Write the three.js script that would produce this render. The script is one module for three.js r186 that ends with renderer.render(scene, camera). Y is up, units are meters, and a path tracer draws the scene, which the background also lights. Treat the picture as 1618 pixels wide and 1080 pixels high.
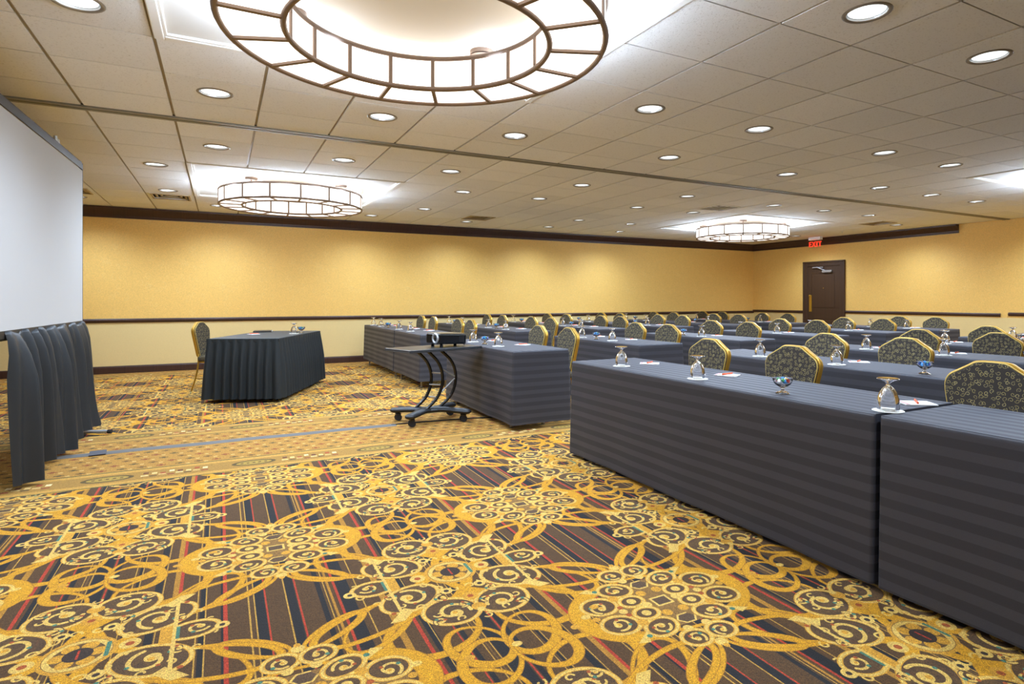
import * as THREE from 'three';
import { mergeGeometries } from 'three/addons/utils/BufferGeometryUtils.js';
import { RoundedBoxGeometry } from 'three/addons/geometries/RoundedBoxGeometry.js';
import { RectAreaLightUniformsLib } from 'three/addons/lights/RectAreaLightUniformsLib.js';
import { FontLoader } from 'three/addons/loaders/FontLoader.js';
import { TextGeometry } from 'three/addons/geometries/TextGeometry.js';

// ------------------------------------------------------------------ camera, light levels, exposure
RectAreaLightUniformsLib.init();
const scene = new THREE.Scene();
scene.background = new THREE.Color(0x000000);
const renderer = new THREE.WebGLRenderer();
renderer.toneMapping = THREE.LinearToneMapping;
renderer.toneMappingExposure = 1.26;
renderer.shadowMap.enabled = true;
const FOCAL = 950.88, CX = 860, CY = 472.3;
const camera = new THREE.PerspectiveCamera(2 * Math.atan(540 / FOCAL) * 180 / Math.PI, 1618 / 1080, 0.05, 60);
camera.position.set(0, 1.2266, 0);
camera.rotation.set(0, -0.4931, 0);
camera.setViewOffset(1618, 1080, 809 - CX, 540 - CY, 1618, 1080);
const SPOT = 8.0;            // candela of one recessed downlight
const RING_DOWN = 30;        // radiance of the four lower faces of a ring light
const RING_SIDE = 27;
const RING_UP = 4.5;
const PANE_GLOW = 1.7;
const LAMP = new THREE.Color(0.76, 0.95, 1.22);

// ------------------------------------------------------------------ helpers
let seed = 7;
const rnd = () => { seed = (seed * 1664525 + 1013904223) >>> 0; return seed / 4294967296; };
const rr = (a, b) => a + (b - a) * rnd();
const taken = {};
function numbered(n) {
  if (!(n in taken)) { taken[n] = 0; return n; }
  taken[n]++; return n + '_' + String(taken[n]).padStart(3, '0');
}
function tag(o, label, category, group, kind) {
  o.userData.label = label; if (category) o.userData.category = category;
  if (group) o.userData.group = group; if (kind) o.userData.kind = kind; return o;
}
function shade(o) { o.traverse((m) => { if (m.isMesh) { m.castShadow = true; m.receiveShadow = true; } }); return o; }
function thing(name, pos, turn, label, category, group) {
  const o = new THREE.Group(); o.name = numbered(name); o.position.set(...pos); o.rotation.y = turn || 0;
  scene.add(o); return tag(o, label, category, group);
}
function part(name, geo, mat, parent) {
  const m = new THREE.Mesh(Array.isArray(geo) ? merge(geo) : geo, mat); m.name = name; m.castShadow = m.receiveShadow = true;
  parent.add(m); return m;
}
function single(name, geo, mat, pos, turn, label, category, group) {
  const m = new THREE.Mesh(Array.isArray(geo) ? merge(geo) : geo, mat); m.name = numbered(name); m.castShadow = m.receiveShadow = true;
  m.position.set(...pos); m.rotation.y = turn || 0; scene.add(m); return tag(m, label, category, group);
}
function structure(name, label) {
  const g = new THREE.Group(); g.name = name; scene.add(g); g.userData.kind = 'structure'; g.userData.label = label; return g;
}
function merge(list) {
  const out = list.map((g) => { const h = g.index ? g.toNonIndexed() : g; for (const k of Object.keys(h.attributes)) if (!['position', 'normal', 'uv'].includes(k)) h.deleteAttribute(k); return h; });
  return out.length === 1 ? out[0] : mergeGeometries(out);
}
const bx = (w, h, d, x = 0, y = 0, z = 0) => new THREE.BoxGeometry(w, h, d).translate(x, y, z);
const rb = (w, h, d, x = 0, y = 0, z = 0, r = 0.006, s = 2) => new RoundedBoxGeometry(w, h, d, s, Math.min(r, w / 2.01, h / 2.01, d / 2.01)).translate(x, y, z);
const cy = (r1, r2, h, x = 0, y = 0, z = 0, n = 16) => new THREE.CylinderGeometry(r1, r2, h, n).translate(x, y, z);
const lathe = (pts, n = 24) => new THREE.LatheGeometry(pts.map((p) => new THREE.Vector2(p[0], p[1])), n);
function tube(pts, r, n = 8, seg = 0, closed = false) {
  const c = new THREE.CatmullRomCurve3(pts.map((p) => new THREE.Vector3(...p)), closed, 'centripetal');
  return new THREE.TubeGeometry(c, seg || pts.length * 5, r, n, closed);
}
function rod(a, b, r, n = 8) {
  const A = new THREE.Vector3(...a), B = new THREE.Vector3(...b), d = B.clone().sub(A), g = new THREE.CylinderGeometry(r, r, d.length(), n);
  g.applyQuaternion(new THREE.Quaternion().setFromUnitVectors(new THREE.Vector3(0, 1, 0), d.clone().normalize()));
  return g.translate((A.x + B.x) / 2, (A.y + B.y) / 2, (A.z + B.z) / 2);
}
// uv in metres on the faces of an axis-aligned geometry
function metric(g) {
  const p = g.attributes.position, n = g.attributes.normal, uv = g.attributes.uv;
  for (let i = 0; i < p.count; i++) {
    const ax = Math.abs(n.getX(i)), ay = Math.abs(n.getY(i)), az = Math.abs(n.getZ(i));
    if (ay > ax && ay > az) uv.setXY(i, p.getX(i), -p.getZ(i));
    else if (ax > az) uv.setXY(i, -p.getZ(i), p.getY(i));
    else uv.setXY(i, p.getX(i), p.getY(i));
  }
  return g;
}
function canvasTex(w, h, draw, sx, sy, color = true) {
  const c = document.createElement('canvas'); c.width = w; c.height = h;
  const g = c.getContext('2d'); draw(g, w, h);
  const t = new THREE.CanvasTexture(c); t.wrapS = t.wrapT = THREE.RepeatWrapping;
  if (color) t.colorSpace = THREE.SRGBColorSpace;
  t.repeat.set(1 / sx, 1 / sy); t.anisotropy = 8; return t;
}
function grain(g, w, h, amount, cell = 1) {
  const im = g.getImageData(0, 0, w, h), d = im.data;
  for (let y = 0; y < h; y++) for (let x = 0; x < w; x++) {
    const k = (((Math.floor(x / cell) * 73856093) ^ (Math.floor(y / cell) * 19349663)) >>> 0);
    let v = Math.imul(k ^ (k >>> 13), 1274126177) >>> 0; v = ((v ^ (v >>> 16)) >>> 0) / 4294967296 - 0.5;
    const i = (y * w + x) * 4; for (let c = 0; c < 3; c++) d[i + c] = Math.max(0, Math.min(255, d[i + c] * (1 + v * amount)));
  }
  g.putImageData(im, 0, 0);
}
const std = (color, roughness = 0.6, o = {}) => new THREE.MeshStandardMaterial({ color, roughness, ...o });
const phys = (o) => new THREE.MeshPhysicalMaterial(o);
const ORD = ['first', 'second', 'third', 'fourth', 'fifth', 'sixth', 'seventh', 'eighth'];

// ------------------------------------------------------------------ sizes of the room
const X0 = -6.5, X1 = 13.15, ZB = -12.09, ZF = 2.6, C = 2.741;  // left wall is out of view, set far off to dim that side
const M = 0.61, GX = -0.647 - M / 2, ZN = -5.0475, ZFAR = -6.8223, TRACK = -5.908;

// ------------------------------------------------------------------ textures
// carpet: striped ground with gold ribbons and two scroll medallions; one repeat is PX by PZ metres
const PX = 1.345, PZ = 1.31, AX = 0.91, AZ = -2.59;
function carpetField(g, w, h) {
  const S = w / PX, T = h / PZ;
  g.fillStyle = '#553a1a'; g.fillRect(0, 0, w, h);
  const navy = '#201d1d', red = '#b23a20', gold = '#c0923a', wide = '#b07c26', dim = '#7a5a2c';
  const stripes = [
    [-0.176, -0.155, wide], [-0.155, -0.142, red], [-0.084, -0.079, gold], [-0.073, -0.055, navy], [-0.055, -0.050, gold], [0.000, 0.008, navy], [0.008, 0.023, red],
    [0.096, 0.102, gold], [0.117, 0.122, gold], [0.122, 0.156, navy], [0.158, 0.164, red], [0.234, 0.239, gold], [0.241, 0.273, navy], [0.276, 0.283, red],
    [0.355, 0.375, navy], [0.385, 0.389, gold], [0.398, 0.408, wide], [0.422, 0.432, red], [0.434, 0.482, navy], [0.508, 0.513, gold], [0.575, 0.600, wide], [0.645, 0.659, red],
    [0.672, 0.698, navy], [0.690, 0.694, gold], [0.764, 0.770, red], [0.774, 0.792, navy], [0.820, 0.824, gold], [0.832, 0.835, dim], [0.845, 0.849, gold],
    [0.852, 0.910, navy], [0.915, 0.922, red], [0.926, 0.946, navy], [1.010, 1.014, gold], [1.024, 1.034, navy], [1.036, 1.040, gold], [1.100, 1.126, navy], [1.130, 1.134, gold]];
  for (const [a, b, c] of stripes) { g.fillStyle = c; for (const k of [-1, 0, 1]) g.fillRect((a + k * PX) * S, 0, (b - a) * S, h); }
  const rib = '#d59716', ribEdge = '#b47a18', pale = '#e8b65a', mid = '#d3972c', teal = '#4d7a64', dark = '#3b2c22', rust = '#a8521f';
  // every drawing call is repeated around the tile so that it wraps
  const wrap = (cx, cz, f) => { const ux = ((cx % PX) + PX) % PX, uz = ((cz % PZ) + PZ) % PZ; for (let i = -1; i <= 1; i++) for (let j = -1; j <= 1; j++) { g.save(); g.translate((ux + i * PX) * S, (uz + j * PZ) * T); g.scale(S, T); f(); g.restore(); } };
  // ribbon of changing width along an ellipse
  const ribbon = (cx, cz, rx, rz, rot, w0, w1, ph) => {
    const path = (grow) => {
      g.beginPath(); const N = 72, ins = [];
      for (let i = 0; i <= N; i++) {
        const t = i / N * Math.PI * 2, ww = (w0 + (w1 - w0) * (0.5 + 0.5 * Math.cos(t - ph))) / 2 + grow;
        const x = Math.cos(t), z = Math.sin(t), pr = (q) => { const X = x * (rx + q), Z = z * (rz + q); return [cx + X * Math.cos(rot) - Z * Math.sin(rot), cz + X * Math.sin(rot) + Z * Math.cos(rot)]; };
        const o = pr(ww); if (i) g.lineTo(...o); else g.moveTo(...o); ins.push(pr(-ww));
      }
      g.closePath();
      ins.reverse().forEach((q, i) => { if (i) g.lineTo(...q); else g.moveTo(...q); }); g.closePath();
    };
    g.fillStyle = ribEdge; path(0.0035); g.fill('evenodd'); g.fillStyle = rib; path(0); g.fill('evenodd');
  };
  const stroke = (c, wd) => { g.strokeStyle = c; g.lineWidth = wd; g.lineCap = 'round'; g.lineJoin = 'round'; g.stroke(); };
  const disc = (x, z, r, c) => { g.fillStyle = c; g.beginPath(); g.arc(x, z, r, 0, 7); g.fill(); };
  const scroll = (x, z, r, a0, dir, wd = 0.016) => {
    // a spiral scroll that ends in a leaf-shaped blob
    const sp = () => { g.beginPath(); for (let i = 0; i <= 40; i++) { const t = i / 40, a = a0 + dir * t * 5.6, q = r * (1 - 0.74 * t); const X = x + Math.cos(a) * q, Z = z + Math.sin(a) * q; if (i) g.lineTo(X, Z); else g.moveTo(X, Z); } };
    sp(); stroke('#5a4024', wd + 0.007); sp(); stroke(pale, wd);
    const ae = a0 + dir * 5.6, q = r * 0.26; disc(x + Math.cos(ae) * q, z + Math.sin(ae) * q, r * 0.36, pale); disc(x + Math.cos(ae) * q * 0.5, z + Math.sin(ae) * q * 0.5, r * 0.16, mid);
    const at = a0 + dir * 1.5; disc(x + Math.cos(at) * r * 0.88, z + Math.sin(at) * r * 0.88, 0.008, teal);
    const au = a0 + dir * 3.4; disc(x + Math.cos(au) * r * 0.68, z + Math.sin(au) * r * 0.68, 0.0075, rust);
  };
  const curl = (x, z, r, a0, dir) => { g.beginPath(); for (let i = 0; i <= 16; i++) { const t = i / 16, a = a0 + dir * t * 4.4, q = r * (1 - 0.6 * t); const X = x + Math.cos(a) * q, Z = z + Math.sin(a) * q; if (i) g.lineTo(X, Z); else g.moveTo(X, Z); } stroke(pale, r * 0.42); };
  const lobe = (x, z, rx, rz, rot) => { g.save(); g.translate(x, z); g.rotate(rot); g.beginPath(); g.ellipse(0, 0, rx, rz, 0, 0, 7); g.fillStyle = 'rgba(88,64,38,0.93)'; g.fill(); stroke(mid, 0.02); g.beginPath(); g.ellipse(0, 0, rx, rz, 0, 0, 7); stroke(pale, 0.012); g.restore(); };
  // ribbons round the medallions and between them
  wrap(AX, AZ, () => {
    for (const sx of [-1, 1]) for (const sz of [-1, 1]) {
      ribbon(sx * 0.215, sz * 0.44, 0.175, 0.15, sx * sz * 0.35, 0.011, 0.036, sx > 0 ? 0.4 : 2.6);
      ribbon(sx * 0.10, sz * 0.60, 0.10, 0.135, sx * sz * 0.4, 0.010, 0.036, sx > 0 ? 0.6 : 2.5);
      ribbon(sx * 0.38, sz * 0.29, 0.19, 0.10, sx * sz * 0.9, 0.009, 0.024, 1.2);
      ribbon(sx * 0.10, sz * 0.14, 0.18, 0.10, sx * sz * 0.8, 0.03, 0.055, 0);
    }
  });
  wrap(AX + PX / 2, AZ + PZ / 2, () => {
    ribbon(0, 0, 0.355, 0.215, 0.12, 0.012, 0.012, 0);
    ribbon(-0.17, 0, 0.20, 0.185, 0, 0.012, 0.075, Math.PI); ribbon(0.17, 0, 0.20, 0.185, 0, 0.012, 0.075, 0);
    for (const sx of [-1, 1]) for (const sz of [-1, 1]) {
      ribbon(sx * 0.135, sz * 0.405, 0.135, 0.045, sx * sz * 0.62, 0.012, 0.036, sx > 0 ? 0 : Math.PI);
      ribbon(sx * 0.28, sz * 0.40, 0.24, 0.10, sx * sz * 0.35, 0.010, 0.026, sx > 0 ? 3.1 : 0);
    }
  });
  // medallion of two scroll pairs, four corner scrolls, side scrolls and an eyed centre
  wrap(AX, AZ, () => {
    for (const sx of [-1, 1]) for (const sz of [-1, 1]) {
      lobe(sx * 0.108, sz * 0.33, 0.112, 0.10, sx * sz * -0.3); lobe(sx * 0.225, sz * 0.155, 0.13, 0.094, sx * sz * 0.5);
      scroll(sx * 0.108, sz * 0.34, 0.072, sx > 0 ? 3 : 0.2, sx * sz); scroll(sx * 0.222, sz * 0.155, 0.074, sz > 0 ? 4.4 : 1.8, -sx * sz);
      g.fillStyle = pale; g.beginPath(); g.moveTo(sx * 0.27, sz * 0.22); g.lineTo(sx * 0.345, sz * 0.31); g.lineTo(sx * 0.29, sz * 0.315); g.lineTo(sx * 0.235, sz * 0.25); g.fill();
      scroll(sx * 0.17, sz * 0.385, 0.026, sx > 0 ? 0.5 : 2.6, -sx * sz, 0.010); scroll(sx * 0.30, sz * 0.115, 0.028, sz > 0 ? 1.2 : 5, sx * sz, 0.010); scroll(sx * 0.05, sz * 0.30, 0.024, 2, sx * sz, 0.009);
      disc(sx * 0.075, sz * 0.165, 0.026, pale); disc(sx * 0.075, sz * 0.165, 0.011, dark); disc(sx * 0.315, sz * 0.245, 0.01, rust);
      scroll(sx * 0.11, sz * 0.215, 0.03, 1.5 * sx, sx * sz, 0.011);
    }
    for (let i = 0; i < 26; i++) { const a = i / 26 * Math.PI * 2 + 0.1, q = 0.30 + 0.12 * Math.abs(Math.cos(a * 2)), d = i % 2 ? 1 : -1; curl(Math.cos(a) * q * 0.98, Math.sin(a) * q, 0.02, a + 1, d); }
    for (let i = 0; i < 14; i++) { const a = i / 14 * Math.PI * 2; curl(Math.cos(a) * 0.155, Math.sin(a) * 0.165, 0.022, a + 2, i % 2 ? 1 : -1); }
    for (const sx of [-1, 1]) {
      lobe(sx * 0.345, 0, 0.085, 0.062, 0); scroll(sx * 0.36, -0.012, 0.04, sx > 0 ? 0.5 : 2.6, sx, 0.012);
      g.fillStyle = mid; g.fillRect(sx * 0.262 - 0.024, -0.062, 0.048, 0.124); g.fillStyle = pale; g.fillRect(sx * 0.285 - 0.007, -0.29, 0.014, 0.58); g.fillStyle = teal; g.fillRect(sx * 0.296 - 0.006, -0.045, 0.012, 0.09);
      disc(sx * 0.44, 0.014, 0.026, pale); disc(sx * 0.44, 0.014, 0.01, dark); disc(sx * 0.15, 0, 0.034, pale); disc(sx * 0.15, 0, 0.014, rust);
    }
    for (const sz of [-1, 1]) { disc(0, sz * 0.345, 0.03, mid); disc(0, sz * 0.37, 0.017, pale); disc(0, sz * 0.25, 0.034, mid); disc(0, sz * 0.25, 0.013, rust); }
    disc(0, 0, 0.115, mid); disc(0, 0, 0.1, '#6b4d28'); g.beginPath(); g.arc(0, 0, 0.088, 0, 7); stroke(pale, 0.02);
    for (let i = 0; i < 6; i++) { const a = i / 6 * 6.283; disc(Math.cos(a) * 0.058, Math.sin(a) * 0.058, 0.026, mid); }
    disc(0, 0, 0.044, dark); g.fillStyle = red; g.fillRect(-0.004, -0.03, 0.008, 0.06); g.fillStyle = teal; g.fillRect(0.078, -0.05, 0.014, 0.1);
  });
  // lace-like medallion in an oval ribbon
  wrap(AX + PX / 2, AZ + PZ / 2, () => {
    g.fillStyle = '#8a6530'; g.beginPath(); g.ellipse(0, 0, 0.30, 0.185, 0, 0, 7); g.fill();
    for (const sx of [-1, 1]) for (const sz of [-1, 1]) {
      lobe(sx * 0.255, sz * 0.075, 0.074, 0.062, 0.2); scroll(sx * 0.255, sz * 0.068, 0.045, sx > 0 ? 1 : 2, sx * sz, 0.012);
      lobe(sx * 0.125, sz * 0.155, 0.072, 0.055, sx * sz * 0.4); scroll(sx * 0.13, sz * 0.155, 0.042, sx > 0 ? 3 : 0, -sx * sz, 0.012);
      lobe(sx * 0.06, sz * 0.272, 0.058, 0.05, 0); scroll(sx * 0.06, sz * 0.272, 0.036, sx > 0 ? 2 : 1, sx * sz, 0.011);
      lobe(sx * 0.115, sz * 0.05, 0.052, 0.042, 0); disc(sx * 0.115, sz * 0.05, 0.02, pale); disc(sx * 0.17, sz * 0.10, 0.022, mid);
      g.fillStyle = pale; g.beginPath(); g.moveTo(sx * 0.19, sz * 0.15); g.lineTo(sx * 0.27, sz * 0.205); g.lineTo(sx * 0.225, sz * 0.22); g.fill(); disc(sx * 0.205, sz * 0.185, 0.011, teal); disc(sx * 0.185, sz * 0.03, 0.012, rust);
      disc(sx * 0.045, sz * 0.21, 0.02, pale); disc(sx * 0.04, sz * 0.085, 0.022, mid);
    }
    for (const sz of [-1, 1]) { g.fillStyle = '#5c452e'; g.beginPath(); for (let i = 0; i < 6; i++) { const a = i / 6 * 6.283; const X = Math.cos(a) * 0.042, Z = sz * 0.15 + Math.sin(a) * 0.034; if (i) g.lineTo(X, Z); else g.moveTo(X, Z); } g.fill(); stroke(pale, 0.008); disc(0, sz * 0.335, 0.024, pale); disc(0, sz * 0.36, 0.012, mid); }
    g.fillStyle = '#5c452e'; g.fillRect(-0.032, -0.026, 0.064, 0.052); g.beginPath(); g.rect(-0.036, -0.03, 0.072, 0.06); stroke(pale, 0.01);
    for (const sx of [-1, 1]) { disc(sx * 0.075, 0, 0.022, pale); disc(sx * 0.19, 0, 0.018, pale); disc(sx * 0.315, 0, 0.016, mid); }
  });
  // loose petals
  for (const [x, z, c] of [[0.33, 0.62, pale], [0.26, 0.66, mid], [-0.33, 0.60, pale], [-0.16, 0.655, mid], [0.02, 0.655, pale], [0.40, 0.57, mid]]) wrap(AX + x, AZ + z, () => { g.save(); g.scale(1, 0.8); disc(0, 0, 0.02, c); g.restore(); });
  grain(g, w, h, 0.55, 2); grain(g, w, h, 0.2, 5);
}
const fieldTex = canvasTex(1600, 1600, carpetField, PX, PZ);
function carpetBand(g, w, h) {           // 0.24 m square of gold ground with small dashes
  g.fillStyle = '#b28234'; g.fillRect(0, 0, w, h);
  for (let j = 0; j < 6; j++) for (let i = 0; i < 3; i++) {
    const x = (i + (j % 2) * 0.5 + 0.25) * w / 3, y = (j + 0.5) * h / 6;
    g.fillStyle = ['#6f4d20', '#8a431f', '#5f4c24'][(i + j) % 3]; g.fillRect(x - w * 0.085, y - h * 0.014, w * 0.17, h * 0.028); g.fillRect(x - w * 0.03, y - h * 0.03, w * 0.06, h * 0.06); g.fillStyle = '#dcb469'; g.fillRect(x + w * 0.11, y + h * 0.03, w * 0.07, h * 0.03);
  }
  grain(g, w, h, 0.4, 4); grain(g, w, h, 0.15, 11);
}
const bandTex = canvasTex(512, 1024, carpetBand, 0.36, 0.72);
function carpetStrip(g, w, h) {          // 0.9 m long, 0.38 m wide border strip
  const L = w / 0.9, Q = h / 0.38, R = (a, b, c) => { g.fillStyle = c; g.fillRect(0, a * Q, w, (b - a) * Q); };
  R(0, 0.38, '#c4943f'); R(0, 0.016, '#45502c'); R(0.364, 0.38, '#45502c'); R(0.10, 0.28, '#a57c35'); R(0.085, 0.097, '#8f6a2a'); R(0.283, 0.295, '#8f6a2a');
  for (const k of [-1, 0, 1]) {
    const X = (x) => (x + k * 0.9) * L;
    g.fillStyle = '#5d4a22'; g.beginPath(); g.ellipse(X(0.22), 0.19 * Q, 0.15 * L, 0.075 * Q, 0, 0, 7); g.fill(); g.fillStyle = '#a98a3a'; g.beginPath(); g.ellipse(X(0.22), 0.19 * Q, 0.12 * L, 0.052 * Q, 0, 0, 7); g.fill();
    g.fillStyle = '#6f5526'; for (let i = 0; i < 5; i++) g.fillRect(X(0.13 + i * 0.04), 0.175 * Q, 0.018 * L, 0.03 * Q);
    for (let i = 0; i < 8; i++) { const x = 0.42 + i * 0.052; g.fillStyle = ['#6b3d22', '#e3bd76', '#a34a22', '#f0d39a'][i % 4]; g.fillRect(X(x), (0.125 + (i % 3) * 0.02) * Q, 0.032 * L, 0.045 * Q); g.fillStyle = ['#e6c684', '#5c4526', '#d8b06a', '#8a3a22'][i % 4]; g.fillRect(X(x - 0.01), (0.20 + (i % 2) * 0.025) * Q, 0.045 * L, 0.026 * Q); }
  }
  grain(g, w, h, 0.3, 3); grain(g, w, h, 0.12, 7);
}
const stripTex = canvasTex(1024, 440, carpetStrip, 0.9, 0.38);
const pileTex = canvasTex(512, 512, (g, w, h) => { g.fillStyle = '#808080'; g.fillRect(0, 0, w, h); grain(g, w, h, 0.9, 2); grain(g, w, h, 0.4, 5); }, 0.35, 0.35, false);
const carpetMat = (map) => std(0xf0ede8, 0.96, { map, bumpMap: pileTex, bumpScale: 0.004 });
const M_field = carpetMat(fieldTex), M_band = carpetMat(bandTex), M_strip = carpetMat(stripTex);

// wall paper: tone-on-tone scrolls
function paper(base, line) {
  return (g, w, h) => {
    g.fillStyle = base; g.fillRect(0, 0, w, h); g.lineCap = 'round';
    const s0 = seed; seed = 91;
    for (let k = 0; k < 46; k++) {
      const x = rr(0, w), y = rr(0, h), r = rr(14, 40), a0 = rr(0, 6.28), dir = rnd() < 0.5 ? 1 : -1;
      for (let i = -1; i <= 1; i++) for (let j = -1; j <= 1; j++) { g.beginPath(); for (let q = 0; q <= 24; q++) { const t = q / 24, a = a0 + dir * t * 5, R = r * (1 - 0.7 * t); const X = x + i * w + Math.cos(a) * R * 0.8, Y = y + j * h + Math.sin(a) * R * 1.5; if (q) g.lineTo(X, Y); else g.moveTo(X, Y); } g.strokeStyle = line; g.lineWidth = 3.4; g.stroke(); }
    }
    seed = s0; grain(g, w, h, 0.07, 3); grain(g, w, h, 0.05, 9);
  };
}
const M_wallUp = std(0xffffff, 0.62, { map: canvasTex(768, 768, paper('#eec067', '#f2ca78'), 1.1, 1.1) });
const M_wallLow = std(0xffffff, 0.7, { map: canvasTex(512, 512, (g, w, h) => { g.fillStyle = '#e2c889'; g.fillRect(0, 0, w, h); for (let i = 0; i < 60; i++) { g.fillStyle = i % 2 ? 'rgba(255,245,215,0.06)' : 'rgba(120,90,40,0.05)'; g.fillRect(0, i * h / 60, w, h / 120); } grain(g, w, h, 0.07, 2); }, 0.6, 0.6) });
const woodTex = canvasTex(512, 512, (g, w, h) => { g.fillStyle = '#40271f'; g.fillRect(0, 0, w, h); for (let i = 0; i < 220; i++) { g.fillStyle = i % 2 ? 'rgba(15,8,6,0.16)' : 'rgba(96,60,44,0.12)'; g.fillRect(rr(0, w), 0, rr(1, 4), h); } }, 0.4, 1.2);
const M_wood = std(0xffffff, 0.38, { map: woodTex });
const M_doorWood = std(0xffffff, 0.45, { map: canvasTex(512, 512, (g, w, h) => { g.fillStyle = '#46301f'; g.fillRect(0, 0, w, h); for (let i = 0; i < 260; i++) { g.fillStyle = i % 2 ? 'rgba(20,10,6,0.13)' : 'rgba(120,84,52,0.10)'; g.fillRect(rr(0, w), 0, rr(1, 4), h); } }, 0.5, 1.2) });
// ceiling
const fissure = canvasTex(512, 512, (g, w, h) => { g.fillStyle = '#909090'; g.fillRect(0, 0, w, h); const s0 = seed; seed = 5; for (let i = 0; i < 5200; i++) { const v = 70 + rnd() * 90; g.fillStyle = `rgba(${v},${v},${v},0.75)`; g.fillRect(rr(0, w), rr(0, h), rr(1, 6), rr(1, 4)); } seed = s0; grain(g, w, h, 0.4, 2); }, 1, 1, false);
const tileCol = (a, s) => canvasTex(256, 256, (g, w, h) => { g.fillStyle = a; g.fillRect(0, 0, w, h); const s0 = seed; seed = s; for (let i = 0; i < 1500; i++) { g.fillStyle = rnd() < 0.5 ? 'rgba(255,250,240,0.14)' : 'rgba(100,84,62,0.14)'; g.fillRect(rr(0, w), rr(0, h), rr(1, 4), rr(1, 3)); } seed = s0; }, 1, 1);
const M_tile = ['#eceae6', '#e8e6e2', '#f0eeea'].map((c, i) => std(0xffffff, 0.92, { map: tileCol(c, 11 + i), bumpMap: fissure, bumpScale: 0.003 }));
const M_grid = std(0xa3947c, 0.55);
const M_plenum = std(0x6b6052, 0.95);
const M_panel = std(0xe9e6e0, 0.85), M_moulding = std(0xeeebe4, 0.6);
const M_white = std(0xe8e6e2, 0.6);
const M_bronze = std(0x8b786b, 0.5, { metalness: 0.25 });
const M_pane = std(0xf4f1ec, 0.5, { emissive: 0xfffaf4, emissiveIntensity: PANE_GLOW });
const M_lens = std(0xf0f4f4, 0.5, { emissive: 0xf2fbff, emissiveIntensity: 1.1 });
const M_trimring = std(0x8c8172, 0.4, { metalness: 0.4 });
const M_track = std(0x8d8778, 0.45, { metalness: 0.5 }), M_slot = std(0x3a342c, 0.8);
// cloth, chair, table
function clothTex(a, b) { return canvasTex(256, 256, (g, w, h) => { g.fillStyle = a; g.fillRect(0, 0, w, h); g.fillStyle = b; g.fillRect(0, h * 0.5, w, h * 0.5); grain(g, w, h, 0.16, 2); }, 0.14, 0.074); }
const satin = canvasTex(64, 256, (g, w, h) => { g.fillStyle = '#9a9a9a'; g.fillRect(0, 0, w, h); g.fillStyle = '#c8c8c8'; g.fillRect(0, h * 0.5, w, h * 0.5); }, 0.14, 0.074, false);
const M_cloth = phys({ color: 0xffffff, roughness: 0.85, roughnessMap: satin, map: clothTex('#3d3d44', '#2e2e34'), sheen: 0.25, sheenRoughness: 0.5, sheenColor: new THREE.Color(0x88847e) });
const M_skirt = phys({ color: 0x151b1c, roughness: 0.72, sheen: 0.3, sheenRoughness: 0.5, sheenColor: new THREE.Color(0x6a7c80) });
const M_drape = phys({ color: 0x1d2124, roughness: 0.5, sheen: 0.3, sheenRoughness: 0.4, sheenColor: new THREE.Color(0x707880) });
const chairTex = canvasTex(512, 512, (g, w, h) => {
  g.fillStyle = '#38312a'; g.fillRect(0, 0, w, h); g.lineCap = 'round'; const s0 = seed; seed = 33;
  for (let j = 0; j < 9; j++) for (let i = 0; i < 9; i++) {
    const x = (i + 0.5 + rr(-0.36, 0.36)) * w / 9, y = (j + 0.5 + rr(-0.36, 0.36)) * h / 9, a0 = rr(0, 6.28), dir = rnd() < 0.5 ? 1 : -1, r = rr(20, 26), c = ['#9c8c56', '#8b7e55', '#a99a66', '#918352'][(i * 3 + j) % 4];
    for (let p = -1; p <= 1; p++) for (let q = -1; q <= 1; q++) { g.beginPath(); for (let k = 0; k <= 20; k++) { const t = k / 20, a = a0 + dir * t * 6.2, R = r * (1 - 0.66 * t); const X = x + p * w + Math.cos(a) * R, Y = y + q * h + Math.sin(a) * R; if (k) g.lineTo(X, Y); else g.moveTo(X, Y); } g.strokeStyle = c; g.lineWidth = 5.6; g.stroke(); }
  }
  seed = s0; grain(g, w, h, 0.3, 2);
}, 0.235, 0.235);
const M_chairFabric = std(0xffffff, 0.9, { map: chairTex });
const M_gold = std(0xc79a3c, 0.34, { metalness: 0.6 });
const M_piping = std(0xc8a850, 0.6);
const M_steel = std(0x9b958a, 0.4, { metalness: 0.7 }), M_ply = std(0x6d5236, 0.7);
const M_black = std(0x17181a, 0.42), M_blackGloss = std(0x101113, 0.22), M_rubber = std(0x1b1b1c, 0.8);
const M_silver = std(0xc4c6c8, 0.3, { metalness: 0.7 });
const M_glass = phys({ color: 0xffffff, roughness: 0.02, transmission: 1, thickness: 0.02, ior: 1.48 });
const M_paper = std(0xeeece8, 0.85), M_coaster = std(0xeeebdf, 0.9), M_pen = std(0xdc5a24, 0.4), M_print = std(0xc98d8a, 0.85);
const M_brass = std(0xcaa03a, 0.3, { metalness: 0.7 });

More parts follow.
